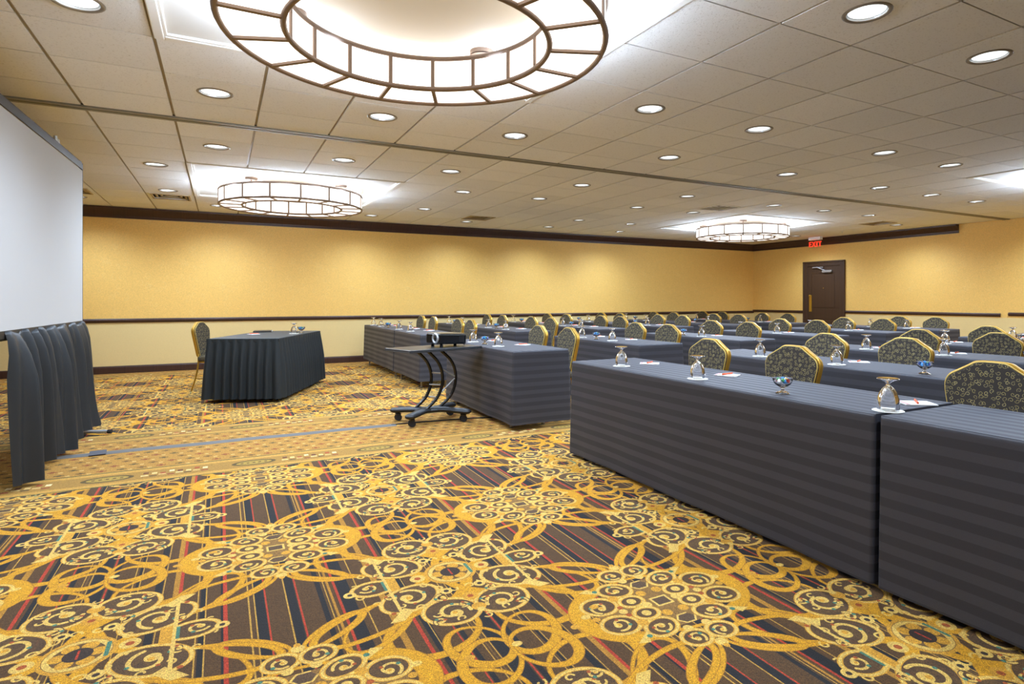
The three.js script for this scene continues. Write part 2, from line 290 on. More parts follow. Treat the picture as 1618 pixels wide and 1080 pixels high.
// ------------------------------------------------------------------ floor
const floor = structure('floor', 'patterned gold and brown hotel carpet');
part('subfloor', bx(X1 - X0, 0.2, ZF - ZB, (X0 + X1) / 2, -0.11, (ZF + ZB) / 2), M_plenum, floor);
function carpet(name, z0, z1, mat, vz0) {     // uv.x = x, uv.y = metres along z from vz0
  const g = new THREE.PlaneGeometry(X1 - X0, z1 - z0).rotateX(-Math.PI / 2).translate((X0 + X1) / 2, 0, (z0 + z1) / 2), p = g.attributes.position, uv = g.attributes.uv;
  for (let i = 0; i < p.count; i++) uv.setXY(i, p.getX(i), -(p.getZ(i) - vz0));
  return part(name, g, mat, floor);
}
const BN = [-4.83, -5.21, -6.28, -6.66], WB = -11.42;
carpet('carpet_field', BN[0], ZF, M_field, 0);
carpet('carpet_border_strip', BN[1], BN[0], M_strip, BN[0]);
carpet('carpet_border_ground', BN[2], BN[1], M_band, BN[1]);
carpet('carpet_border_strip', BN[3], BN[2], M_strip, BN[2]);
carpet('carpet_field', WB, BN[3], M_field, 0);
carpet('carpet_border_strip', WB - 0.38, WB, M_strip, WB);
carpet('carpet_border_ground', ZB, WB - 0.38, M_band, WB);

// ------------------------------------------------------------------ walls with dado, crown, chair rail and baseboard
const RAIL = 0.87;
function wall(name, label, axis, at, a, b, out) {
  const g = structure(name, label), T = 0.16;
  const mk = (y0, y1, m, nm) => part(nm, metric(axis === 'z' ? bx(b - a, y1 - y0, T, (a + b) / 2, (y0 + y1) / 2, at + out * T / 2) : bx(T, y1 - y0, b - a, at + out * T / 2, (y0 + y1) / 2, (a + b) / 2)), m, g);
  mk(-0.2, RAIL, M_wallLow, 'dado'); mk(RAIL, C + 0.3, M_wallUp, 'upper_wall');
  return g;
}
wall('wall_back', 'gold papered back wall with paler dado', 'z', ZB, X0 - 0.16, X1 + 0.16, -1);
wall('wall_front', 'gold papered wall behind the camera', 'z', ZF, X0 - 0.16, X1 + 0.16, 1);
wall('wall_left_unseen', 'unseen gold papered wall far behind the screen, dimming that side', 'x', X0, ZB, ZF, -1);
wall('wall_right', 'gold papered right wall with the door', 'x', X1, ZB, ZF, 1);
// a profile (list of [out, y]) swept along x or z
function moulding(profile, axis, at, a, b, dir) {
  const s = new THREE.Shape(profile.map((p) => new THREE.Vector2(p[0], p[1]))), g = new THREE.ExtrudeGeometry(s, { depth: b - a, bevelEnabled: false });
  const p = g.attributes.position, map = axis === 'z' ? (x, y, z) => [a + z, y, at - dir * x] : (x, y, z) => [at + dir * x, y, a + z], det = axis === 'z' ? dir : dir;
  for (let i = 0; i < p.count; i++) p.setXYZ(i, ...map(p.getX(i), p.getY(i), p.getZ(i)));
  if (det < 0) for (let i = 0; i < p.count; i += 3) { const q = [p.getX(i), p.getY(i), p.getZ(i)]; p.setXYZ(i, p.getX(i + 1), p.getY(i + 1), p.getZ(i + 1)); p.setXYZ(i + 1, ...q); }
  g.computeVertexNormals(); return g;
}
const CROWN = [[0, C - 0.005], [0.12, C - 0.005], [0.12, C - 0.03], [0.105, C - 0.045], [0.08, C - 0.07], [0.05, C - 0.11], [0.03, C - 0.135], [0.03, C - 0.15], [0.022, C - 0.16], [0.022, C - 0.178], [0, C - 0.178]];
const RAILP = [[0, RAIL - 0.032], [0.014, RAIL - 0.032], [0.02, RAIL - 0.018], [0.03, RAIL - 0.006], [0.03, RAIL + 0.01], [0.018, RAIL + 0.022], [0.012, RAIL + 0.034], [0, RAIL + 0.034]];
const BASEP = [[0, 0], [0.018, 0], [0.018, 0.10], [0.012, 0.118], [0, 0.124]];
function trim(name, label, profile, axis, at, a, b, dir) {
  const m = new THREE.Mesh(metric(moulding(profile, axis, at, a, b, dir)), M_wood2); m.name = name; m.userData.kind = 'structure'; m.userData.label = label; m.castShadow = m.receiveShadow = true; scene.add(m);
}
const M_wood2 = std(0xffffff, 0.4, { map: woodTex, side: THREE.DoubleSide });
trim('trim_1', 'dark wood crown moulding along the back wall', CROWN, 'z', ZB, X0, X1, -1);
trim('trim_2', 'dark wood chair rail along the back wall', RAILP, 'z', ZB, X0, X1, -1);
trim('baseboard_back', 'dark baseboard along the back wall', BASEP, 'z', ZB, X0, X1, -1);
const DZ0 = -10.43, DZ1 = -9.26, DTOP = 2.17;
trim('trim_3', 'dark crown moulding over the door that stops short', CROWN, 'x', X1, ZB, -6.75, -1);
trim('trim_4', 'dark chair rail left of the door', RAILP.map(([a, b]) => [a, b + 0.03]), 'x', X1, ZB, DZ0, -1);
trim('trim_5', 'dark chair rail right of the door', RAILP.map(([a, b]) => [a, b + 0.05]), 'x', X1, DZ1, -6.01, -1);
trim('trim_6', 'dark chair rail resuming after the gap', RAILP.map(([a, b]) => [a, b + 0.07]), 'x', X1, -5.88, ZF, -1);
trim('baseboard_right', 'dark baseboard of the right wall', BASEP, 'x', X1, DZ1, ZF, -1);
trim('baseboard_left', 'dark baseboard of the left wall', BASEP, 'x', X0, ZB, ZF, 1);

// ------------------------------------------------------------------ door in the right wall
{
  const d = structure('door_1', 'dark panelled wood door with brass push plate'); d.position.set(X1, 0, (DZ0 + DZ1) / 2);
  const W = DZ1 - DZ0, fw = 0.13;          // local: wall plane x = 0, room at -x
  for (const s of [-1, 1]) part('door_frame', merge([rb(0.035, DTOP, fw, -0.0175, DTOP / 2, s * (W / 2 - fw / 2), 0.008), rb(0.05, DTOP, 0.045, -0.025, DTOP / 2, s * (W / 2 - 0.025), 0.01)]), M_doorWood, d);
  part('door_frame', merge([rb(0.035, fw, W - 2 * fw, -0.0175, DTOP - fw / 2, 0, 0.008), rb(0.05, 0.045, W, -0.025, DTOP - 0.022, 0, 0.01)]), M_doorWood, d);
  const lw = W - 2 * fw, lh = DTOP - fw;
  part('door_leaf', rb(0.012, lh, lw, -0.006, lh / 2, 0, 0.002), M_doorWood, d);
  const st = 0.12, top = 0.17, rail = 0.24, midY = 0.86;
  const leaf = [bx(0.008, lh, st, -0.016, lh / 2, -(lw - st) / 2), bx(0.008, lh, st, -0.016, lh / 2, (lw - st) / 2), bx(0.008, top, lw - 2 * st, -0.016, lh - top / 2, 0), bx(0.008, rail, lw - 2 * st, -0.016, midY, 0), bx(0.008, 0.2, lw - 2 * st, -0.016, 0.1, 0)];
  part('door_stile', leaf, M_doorWood, d);
  for (const [a, b] of [[midY + rail / 2, lh - top], [0.2, midY - rail / 2]]) part('door_panel', rb(0.012, b - a - 0.07, lw - 2 * st - 0.07, -0.014, (a + b) / 2, 0, 0.005), M_doorWood, d);
  part('push_plate', rb(0.006, 0.42, 0.075, -0.024, 1.12, -lw / 2 + 0.085, 0.003), M_brass, d);
  part('pull_knob', new THREE.SphereGeometry(0.028, 12, 8).translate(-0.045, 1.31, -lw / 2 + 0.085), M_brass, d);
  part('door_closer', merge([rb(0.05, 0.06, 0.26, -0.045, lh - 0.13, 0.12, 0.01), rod([-0.05, lh - 0.1, 0.05], [-0.07, lh - 0.02, -0.16], 0.012), rb(0.03, 0.025, 0.3, -0.05, lh - 0.025, -0.14, 0.006)]), M_silver, d);
  part('door_viewer', cy(0.012, 0.012, 0.01, 0, 0, 0, 12).rotateZ(Math.PI / 2).translate(-0.022, 1.5, 0), M_brass, d);
}

// ------------------------------------------------------------------ ceiling: grid, tiles, smooth panels, partition track
const ceiling = structure('ceiling', 'suspended ceiling of beige square tiles');
part('slab', bx(X1 - X0 + 0.32, 0.2, ZF - ZB + 0.32, (X0 + X1) / 2, C + 0.30, (ZF + ZB) / 2), M_plenum, ceiling);
const PANELS = [[GX + M, ZN + M * 1.5], [GX + M, ZFAR - M * 1.5 - 4 * M], [GX + 15 * M, ZFAR - M * 1.5 - 4 * M], [GX + 15 * M, ZN + M * 1.5]];   // corner of lowest x and z, each 4 by 4 tiles
PANELS[0][1] = ZN + M * 1.5; PANELS[3][1] = ZN + M * 1.5;
const lights = [];                                   // [ix, z]
const zn = (k) => ZN + M * k, zf = (k) => ZFAR + M * k;
for (const i of [6, 8, 11, 13]) lights.push([i, zn(2)]);
lights.push([0, zn(2)]);
for (const i of [6, 8]) lights.push([i, zn(5)]);
for (const i of [1, 3, 5, 8, 11, 14, 16, 18]) { lights.push([i, zn(0)]); lights.push([i, zf(0)]); }
for (const i of [0, 6, 8, 11, 13]) lights.push([i, zf(-2)]);
for (const i of [0, 6, 11, 13]) lights.push([i, zf(-5)]);
for (const i of [-2, 1, 5, 8, 11, 14]) lights.push([i, zf(-7)]);
for (const i of [1, 4, 8]) lights.push([i, zn(8)]);   // out of view over the camera, placed to light the near floor
lights.push([-3, zn(2)], [-3, zn(6)]);  // out of view to the left, placed to light that side
lights.push([21, zf(-1)], [21, zn(0)], [21, zn(3)], [21, zf(-5)]);        // beside the right wall; the last two are unseen, placed to light it
const vents = [[13, zf(-1), 1], [0, zf(-6), 0], [8, zf(-6), 0], [20, zf(-1), 0], [-2, zf(-6), 0]];  // last one stands at dark marks on the far left ceiling
const isAt = (list, i, z) => list.some((l) => l[0] === i && Math.abs(l[1] - z) < 0.05);
const inPanel = (x, z) => PANELS.some(([a, b]) => x > a && x < a + 4 * M && z > b && z < b + 4 * M);
const TH = 0.016, GAPX = 0.020, GAPZ = 0.009;
const plainTile = new THREE.BoxGeometry(M - GAPX, TH, M - GAPZ);
const holeShape = new THREE.Shape([[-1, -1], [1, -1], [1, 1], [-1, 1]].map(([a, b]) => new THREE.Vector2(a * (M - GAPX) / 2, b * (M - GAPZ) / 2)));
const HOLE = 0.102; { const h = new THREE.Path(); h.absarc(0, 0, HOLE, 0, Math.PI * 2, true); holeShape.holes.push(h); }
const holeTile = new THREE.ExtrudeGeometry(holeShape, { depth: TH, bevelEnabled: false, curveSegments: 14 }).rotateX(Math.PI / 2).translate(0, TH / 2, 0);
{ const p = holeTile.attributes.position, uv = holeTile.attributes.uv; for (let i = 0; i < p.count; i++) uv.setXY(i, p.getX(i) / M + 0.5, p.getZ(i) / M + 0.5); }
const ventShape = holeShape.clone(); ventShape.holes = [new THREE.Path([[-0.235, -0.235], [-0.235, 0.235], [0.235, 0.235], [0.235, -0.235]].map(([a, b]) => new THREE.Vector2(a, b)))];
const ventTile = new THREE.ExtrudeGeometry(ventShape, { depth: TH, bevelEnabled: false }).rotateX(Math.PI / 2).translate(0, TH / 2, 0);
const cells = [];
const SN = Math.sin(0.4931), CS = Math.cos(0.4931);
for (let i = -11; i <= 24; i++) {
  let xa = GX + i * M, xb = xa + M; if (xb <= X0 || xa >= X1) continue; xa = Math.max(xa, X0); xb = Math.min(xb, X1);
  const bay = (z0, dir, lo, hi) => { for (let k = -14; k <= 16; k++) { const c = z0 + dir * k * M; let za = c - M / 2, zb = c + M / 2; if (zb <= lo || za >= hi) continue; za = Math.max(za, lo); zb = Math.min(zb, hi); if (zb - za > 0.04) cells.push([i, c, xa, xb, za, zb]); } };
  bay(ZN, 1, TRACK + 0.06, ZF); bay(ZFAR, 1, ZB, TRACK - 0.06);
}
const seen = [], rest = [];
for (const c of cells) {
  const x = (c[2] + c[3]) / 2, z = (c[4] + c[5]) / 2; if (inPanel(x, z)) continue;
  const d = x * SN - z * CS, r = x * CS + z * SN, u = CX + FOCAL * r / d, v = CY - FOCAL * (C - 1.2266) / d;
  c.d = d; if (d > 0.8 && u > -160 && u < 1780 && v > -220) seen.push(c); else rest.push(c);
}
seen.sort((a, b) => a.d - b.d);
const bulk = rest.concat(seen.splice(300)), bulkGeo = [];
const full = (c) => c[3] - c[2] > M - 0.001 && c[5] - c[4] > M - 0.001;
const tileGeo = (c) => isAt(lights, c[0], c[1]) && full(c) ? holeTile : isAt(vents, c[0], c[1]) && full(c) ? ventTile : plainTile;
let tcount = 0;
for (const c of seen) {
  const m = new THREE.Mesh(tileGeo(c), M_tile[(tcount * 7 + (tcount >> 2)) % 3]); m.name = 'ceiling_tile'; tcount++;
  m.position.set((c[2] + c[3]) / 2, C + TH / 2, (c[4] + c[5]) / 2);
  if (!full(c)) m.scale.set((c[3] - c[2] - GAPX) / (M - GAPX), 1, (c[5] - c[4] - GAPZ) / (M - GAPZ));
  m.castShadow = m.receiveShadow = true; ceiling.add(m);
}
for (const c of bulk) {
  const g = tileGeo(c).clone(); if (!full(c)) g.scale((c[3] - c[2] - GAPX) / (M - GAPX), 1, (c[5] - c[4] - GAPZ) / (M - GAPZ));
  bulkGeo.push(g.translate((c[2] + c[3]) / 2, C + TH / 2, (c[4] + c[5]) / 2));
}
part('distant_tiles', bulkGeo, M_tile[0], ceiling).userData.kind = 'stuff';
{ // tee bars behind the joints
  const bars = [];
  for (let i = -11; i <= 25; i++) { const x = GX + i * M; if (x > X0 && x < X1) bars.push([x, 0]); }
  const geo = [];
  const cutZ = (x) => { let list = [[ZB, TRACK - 0.05], [TRACK + 0.05, ZF]]; for (const [a, b] of PANELS) if (x > a + 0.05 && x < a + 4 * M - 0.05) list = list.flatMap(([p, q]) => (b > p && b < q ? [[p, b], [Math.min(b + 4 * M, q), q]] : [[p, q]])); return list; };
  for (const [x] of bars) for (const [p, q] of cutZ(x)) if (q - p > 0.02) geo.push(bx(0.03, 0.004, q - p, x, C + 0.0175, (p + q) / 2));
  const zl = []; for (let k = -14; k <= 16; k++) { const a = ZN + M * (k + 0.5); if (a > TRACK + 0.08 && a < ZF) zl.push(a); const b = ZFAR + M * (k + 0.5); if (b < TRACK - 0.08 && b > ZB) zl.push(b); }
  for (const z of zl) { let list = [[X0, X1]]; for (const [a, b] of PANELS) if (z > b + 0.05 && z < b + 4 * M - 0.05) list = list.flatMap(([p, q]) => (a > p && a < q ? [[p, a], [Math.min(a + 4 * M, q), q]] : [[p, q]])); for (const [p, q] of list) if (q - p > 0.02) geo.push(bx(q - p, 0.004, 0.024, (p + q) / 2, C + 0.022, z)); }
  part('tee_grid', geo, M_grid, ceiling);
}
for (const [a, b] of PANELS) {
  const W = 4 * M, cx = a + W / 2, cz = b + W / 2;
  part('smooth_panel', bx(W, 0.02, W, cx, C + 0.022, cz), M_panel, ceiling);
  const fr = []; for (const s of [-1, 1]) fr.push(rb(0.055, 0.03, W, cx + s * (W / 2 - 0.0275), C + 0.004, cz, 0.008), rb(0.02, 0.018, W - 0.1, cx + s * (W / 2 - 0.062), C + 0.004, cz, 0.006), rb(W - 0.11, 0.03, 0.055, cx, C + 0.004, cz + s * (W / 2 - 0.0275), 0.008), rb(W - 0.14, 0.018, 0.02, cx, C + 0.004, cz + s * (W / 2 - 0.062), 0.006));
  part('panel_moulding', fr, M_moulding, ceiling);
}
{ // slotted metal track of the folding partition
  const tr = structure('trim_7', 'metal track of a folding partition across the ceiling'), L = X1 - X0, cx = (X0 + X1) / 2;
  for (const s of [-1, 1]) part('track_flange', rb(L, 0.02, 0.044, cx, C - 0.002, TRACK + s * 0.034, 0.004, 1), M_track, tr);
  part('track_slot', bx(L, 0.006, 0.12, cx, C + 0.02, TRACK), M_slot, tr);
}

// ------------------------------------------------------------------ downlights
const housing = lathe([[0.086, 0.075], [0.0985, 0.0]], 28), trimGeo = lathe([[0.0985, 0.012], [0.0985, 0.0], [0.104, -0.006], [0.114, -0.007], [0.122, -0.002], [0.122, 0.0], [0.103, 0.001]], 28), lensGeo = new THREE.CircleGeometry(0.092, 28).rotateX(Math.PI / 2).translate(0, 0.010, 0);
const M_reflector = std(0xd9dadb, 0.25, { metalness: 0.3, side: THREE.DoubleSide }), M_trim2 = std(0x8c8172, 0.4, { metalness: 0.4, side: THREE.DoubleSide });
lights.forEach(([i, z], n) => {
  const x = GX + (i + 0.5) * M, rowNo = [zn(8), zn(6), zn(5), zn(2), zn(0), zf(0), zf(-2), zf(-5), zf(-7), zf(-1), zn(3)].findIndex((q) => Math.abs(q - z) < 0.1);
  const place = ['out of view over the camera', 'out of view on the camera side', 'in the row nearest the camera', 'in the second row from the camera', 'just before the ceiling track', 'just beyond the ceiling track', 'in the row beyond the track', 'in the row level with the far ring light', 'in the row along the back wall', 'close to the right wall past the track', 'unseen beside the right wall before the track'][rowNo];
  const mates = lights.filter((l) => Math.abs(l[1] - z) < 0.1).map((l) => l[0]).sort((a, b) => a - b), nth = ORD[mates.indexOf(i)];
  const o = thing('downlight', [x, C, z], 0, `round recessed downlight, ${nth} from the left ${place}`, 'downlight', 'recessed ceiling downlights');
  part('housing', housing, M_reflector, o); part('trim_ring', trimGeo, M_trim2, o); part('lens', lensGeo, M_lens, o);
  const s = new THREE.SpotLight(LAMP, SPOT, 0, 1.3, 1, 2); s.name = 'downlight_beam'; s.position.set(0, -0.004, 0); s.target.position.set(0, -2, 0); s.castShadow = true; s.shadow.radius = 1; o.add(s); o.add(s.target);
});

// ------------------------------------------------------------------ air vents
vents.forEach(([i, z, bright], n) => {
  const where = ['beside the far right ring light', 'left of the middle ring light near the back wall', 'above the middle of the back wall', 'near the right wall', 'above the left end of the back wall'][n];
  const o = thing('air_vent', [GX + (i + 0.5) * M, C, z], 0, `square ceiling air vent ${where}`, 'air vent', 'ceiling air vents');
  const mt = bright ? M_white : std(0xb09a72, 0.7), bar = (w) => [rb(w, 0.012, 0.03, 0, 0, -w / 2 + 0.015, 0.004), rb(w, 0.012, 0.03, 0, 0, w / 2 - 0.015, 0.004), rb(0.03, 0.012, w - 0.06, -w / 2 + 0.015, 0, 0, 0.004), rb(0.03, 0.012, w - 0.06, w / 2 - 0.015, 0, 0, 0.004)];
  part('vent_frame', bar(0.5).map((g) => g.translate(0, -0.004, 0)), mt, o);
  for (const [w, y] of [[0.40, 0.01], [0.28, 0.02], [0.16, 0.03]]) part('louvre', bar(w).map((g) => g.translate(0, y, 0)), mt, o);
  part('duct', bx(0.46, 0.02, 0.46, 0, 0.07, 0), M_slot, o);
});

// ------------------------------------------------------------------ ring chandeliers
const RO = 0.905, RI = 0.632, YT = 2.665, YB = 2.485, NSEG = 16;
function arcBand(r, y0, y1, a0, a1, n = 6) {      // curved upright pane
  const g = new THREE.CylinderGeometry(r, r, y1 - y0, n, 1, true, a0, a1 - a0); return g.translate(0, (y0 + y1) / 2, 0);
}
const paneStep = Math.PI * 2 / NSEG, padA = 0.008;
const outerPane = arcBand(RO, YB, YT, padA, paneStep - padA), innerPane = arcBand(RI, YB, YT, padA, paneStep - padA);
const lowerPane = new THREE.RingGeometry(RI, RO, 6, 1, padA, paneStep - 2 * padA).rotateX(Math.PI / 2).translate(0, YB + 0.004, 0);
const ringGeo = (r, y) => new THREE.TorusGeometry(r, 0.0148, 6, 72).rotateX(Math.PI / 2).translate(0, y, 0);
const mullionGeo = merge([rb(0.022, YT - YB, 0.022, RO, (YT + YB) / 2, 0, 0.004, 1), rb(0.022, YT - YB, 0.022, RI, (YT + YB) / 2, 0, 0.004, 1), rb(RO - RI, 0.022, 0.022, (RO + RI) / 2, YB, 0, 0.003, 1)]);
const M_paneD = M_pane.clone(); M_paneD.side = THREE.DoubleSide;
const ringLabels = ['large round drum ring light overhead at the top of the picture', 'round drum ring light hanging above the skirted table', 'round drum ring light hanging near the door and exit sign', 'round drum ring light beyond the right edge of the picture'];
PANELS.forEach(([a, b], n) => {
  const o = thing('ring_chandelier', [a + 2 * M, 0, b + 2 * M], 0, ringLabels[n], 'chandelier', 'round drum ring lights');
  for (const [r, y] of [[RO, YT], [RO, YB], [RI, YT], [RI, YB]]) part('ring', ringGeo(r, y), M_bronze, o);
  for (let k = 0; k < NSEG; k++) {
    const t = k * paneStep; const add = (nm, g, m) => { part(nm, g, m, o).rotation.y = t; };
    add('mullion', mullionGeo, M_bronze); add('outer_pane', outerPane, M_paneD); add('inner_pane', innerPane, M_paneD); add('lower_pane', lowerPane, M_paneD);
  }
  for (let k = 0; k < 4; k++) {
    const t = k * Math.PI / 2 + Math.PI / 4, r = (RO + RI) / 2, x = Math.cos(t) * r, z = Math.sin(t) * r;
    const c = part('canopy', [cy(0.075, 0.075, 0.022, 0, C + 0.0005, 0, 20), cy(0.03, 0.07, 0.008, 0, C - 0.014, 0, 20)], M_bronze, o); c.position.set(x, 0, z);
    const s = part('stem', cy(0.009, 0.009, C - YT, 0, (C + YT) / 2, 0, 8), M_bronze, o); s.position.set(x, 0, z);
    part('spider_bar', [rb(RO - RI, 0.012, 0.014, (RO + RI) / 2, YT, 0, 0.003, 1)], M_bronze, o).rotation.y = -t;
  }
  const area = (w, h, x, y, z, tx, ty, tz, L) => { const l = new THREE.RectAreaLight(LAMP, L, w, h); l.name = 'ring_glow'; l.position.set(x, y, z); o.add(l); o.updateMatrixWorld(true); l.lookAt(o.position.x + tx, ty, o.position.z + tz); };
  for (let k = 0; k < 4; k++) {
    const t = (k * 4 + 0.5) * paneStep, r = (RO + RI) / 2, x = Math.cos(t) * r, z = Math.sin(t) * r;
    area(0.21, 0.21, x, YB - 0.012, z, x, 0, z + 1e-4, RING_DOWN);
    area(0.28, 0.28, x * Math.cos(0.785) - z * Math.sin(0.785), YT - 0.03, x * Math.sin(0.785) + z * Math.cos(0.785), x * Math.cos(0.785) - z * Math.sin(0.785), 9, x * Math.sin(0.785) + z * Math.cos(0.785) + 1e-4, RING_UP);
  }
  for (let k = 0; k < NSEG; k++) {         // one in front of each outer pane, clear of the mullions
    const t = (k + 0.5) * paneStep, ex = Math.cos(t), ez = Math.sin(t);
    area(0.25, 0.12, ex * (RO + 0.003), (YT + YB) / 2, ez * (RO + 0.003), ex * 5, (YT + YB) / 2, ez * 5, RING_SIDE);
  }
});

// ------------------------------------------------------------------ exit sign near the door
const font = await new FontLoader().loadAsync('fonts/droid/droid_sans_bold.typeface.json');
{
  const o = thing('exit_sign', [12.75, 0, -9.78], 0, 'small red exit sign hanging from the ceiling above the door', 'exit sign');
  part('housing', rb(0.09, 0.075, 0.34, 0, C - 0.042, 0, 0.008), M_white, o);
  part('acrylic_panel', rb(0.012, 0.2, 0.31, 0, C - 0.178, 0, 0.002, 1), phys({ color: 0xffffff, roughness: 0.1, transmission: 1, thickness: 0 }), o);
  const t = new TextGeometry('EXIT', { font, size: 0.125, depth: 0.006, curveSegments: 3 }); t.computeBoundingBox(); const bb = t.boundingBox;
  t.translate(-(bb.max.x + bb.min.x) / 2, -(bb.max.y + bb.min.y) / 2, 0).rotateY(-Math.PI / 2);
  part('lettering', t.translate(-0.0065, C - 0.178, 0), std(0xd63022, 0.5, { emissive: 0xff3a20, emissiveIntensity: 0.9 }), o);
  const l = new THREE.PointLight(0xff5030, 0.02, 0, 2); l.name = 'exit_glow'; l.position.set(-0.05, C - 0.178, 0); l.castShadow = true; o.add(l);
}
{
  const o = thing('sprinkler_head', [12.1, C, -8.6], 0, 'tiny fire sprinkler head under the ceiling near the exit sign', 'sprinkler');
  part('escutcheon', lathe([[0.001, -0.012], [0.03, -0.01], [0.04, 0], [0.001, 0.001]], 16), M_white, o); part('deflector', [cy(0.006, 0.006, 0.05, 0, -0.03, 0, 8), cy(0.02, 0.02, 0.004, 0, -0.055, 0, 12)], M_silver, o);
}

// ------------------------------------------------------------------ draped tables
const TY = 0.74;
// cloth over a table of size dx by dz (origin at floor centre), hem height per side, gentle folds
function clothGeo(dx, dz, hem, sd, wave = 0.008) {
  const s0 = seed; seed = sd;
  const ph = [rr(0, 6), rr(0, 6), rr(0, 6), rr(0, 6)], hx = dx / 2 + 0.004, hz = dz / 2 + 0.004, R = 0.014;
  const pts = [], step = 0.045;
  const side = (x0, z0, x1, z1, nx, nz, which) => { const L = Math.hypot(x1 - x0, z1 - z0), n = Math.max(2, Math.round(L / step)); for (let i = 0; i < n; i++) { const t = i / n; pts.push({ x: x0 + (x1 - x0) * t, z: z0 + (z1 - z0) * t, nx, nz, which, e: Math.min(t, 1 - t) * L }); } };
  const corner = (cx, cz, a0, which) => { for (let i = 0; i < 4; i++) { const a = a0 + i / 4 * Math.PI / 2; pts.push({ x: cx + Math.cos(a) * R, z: cz + Math.sin(a) * R, nx: Math.cos(a), nz: Math.sin(a), which, e: 0, c: 1 }); } };
  // order: -x side (front), +z end, +x side (back), -z end ; going round
  side(-hx, -hz + R, -hx, hz - R, -1, 0, 'front'); corner(-hx + R, hz - R, Math.PI, 'end1');
  { const k = pts.length; for (let i = k - 4; i < k; i++) { const a = Math.PI - (i - k + 4) / 4 * Math.PI / 2; pts[i].x = -hx + R + Math.cos(a) * R; pts[i].z = hz - R + Math.sin(a) * R; pts[i].nx = Math.cos(a); pts[i].nz = Math.sin(a); } }
  side(-hx + R, hz, hx - R, hz, 0, 1, 'end1');
  for (let i = 0; i < 4; i++) { const a = Math.PI / 2 - i / 4 * Math.PI / 2; pts.push({ x: hx - R + Math.cos(a) * R, z: hz - R + Math.sin(a) * R, nx: Math.cos(a), nz: Math.sin(a), which: 'end1', e: 0, c: 1 }); }
  side(hx, hz - R, hx, -hz + R, 1, 0, 'back');
  for (let i = 0; i < 4; i++) { const a = -i / 4 * Math.PI / 2; pts.push({ x: hx - R + Math.cos(a) * R, z: -hz + R + Math.sin(a) * R, nx: Math.cos(a), nz: Math.sin(a), which: 'end0', e: 0, c: 1 }); }
  side(hx - R, -hz, -hx + R, -hz, 0, -1, 'end0');
  for (let i = 0; i < 4; i++) { const a = -Math.PI / 2 - i / 4 * Math.PI / 2; pts.push({ x: -hx + R + Math.cos(a) * R, z: -hz + R + Math.sin(a) * R, nx: Math.cos(a), nz: Math.sin(a), which: 'front', e: 0, c: 1 }); }
  const N = pts.length, rows = [0, 0.006, 0.014, 0.03, 0.1, 0.2, 0.35, 0.5, 0.65, 0.8, 0.9, 1];
  const P = [], U = [], I = []; let per = 0;
  for (let i = 0; i <= N; i++) {
    const p = pts[i % N], q = pts[(i + 1) % N], h0 = p.x < 0.06 && p.which !== 'back' ? hem.front : hem[p.which];
    const s = per; per += Math.hypot(q.x - p.x, q.z - p.z);
    const k = ['front', 'end1', 'back', 'end0'].indexOf(p.which);
    for (const v of rows) {
      const drop = (TY - h0) * v, cr = Math.min(1, drop / 0.012), out = -0.008 * (1 - cr) ** 2;
      const fold = p.c ? 0.010 * v : wave * v * (Math.sin(s * 5.3 + ph[k]) * 0.6 + Math.sin(s * 12.7 + ph[(k + 1) % 4]) * 0.4) * Math.min(1, p.e / 0.15) + 0.010 * v;
      const near = Math.exp(-((p.e / 0.10) ** 2)) * 0.010 * v, crease = p.c ? 0 : 0.0022 * Math.exp(-((((s % 0.46) - 0.23) / 0.008) ** 2));
      const o = out + Math.max(fold, 0.002 * v) + near + crease;
      const tight = (p.z > 0 ? hem.end1 : hem.end0) === 0.5 ? 0.12 : 1;      // no room to flare where two tables meet
      P.push(p.x + p.nx * o, TY - drop, p.z + p.nz * o * (p.nz === 0 ? 1 : tight)); U.push(s, TY - drop);
    }
  }
  const H = rows.length;
  for (let i = 0; i < N; i++) for (let j = 0; j < H - 1; j++) { const a = i * H + j, b = a + 1, c = a + H, d = c + 1; I.push(a, b, c, c, b, d); }
  const g = new THREE.BufferGeometry(); g.setAttribute('position', new THREE.Float32BufferAttribute(P, 3)); g.setAttribute('uv', new THREE.Float32BufferAttribute(U, 2)); g.setIndex(I); g.computeVertexNormals();
  // top
  const t = new THREE.PlaneGeometry(dx - 0.004, dz - 0.004, 8, 16).rotateX(-Math.PI / 2).translate(0, TY, 0), tp = t.attributes.position, tu = t.attributes.uv;
  for (let i = 0; i < tp.count; i++) { tu.setXY(i, tp.getZ(i), tp.getX(i) + 0.5); }
  seed = s0; return merge([g, t]);
}
function bareTable(name, x, z, dx, dz, label) {
  const o = thing(name, [x, 0, z], 0, label, 'table', 'folding tables under the cloths');
  part('table_top', rb(dx - 0.012, 0.028, dz - 0.012, 0, TY - 0.019, 0, 0.004, 1), M_ply, o);
  for (const sx of [-1, 1]) for (const sz of [-1, 1]) { const lx = sx < 0 ? -dx / 2 + 0.06 : dx / 2 - 0.2, lz = sz * (dz / 2 - 0.16); part('leg', merge([rod([lx, 0, lz], [lx, TY - 0.033, lz], 0.014), cy(0.018, 0.018, 0.02, lx, 0.01, lz, 10)]), M_steel, o); }
}
const ROWX = [2.43, 3.90, 5.38, 6.86, 8.42, 9.98], DEEP = 0.6;
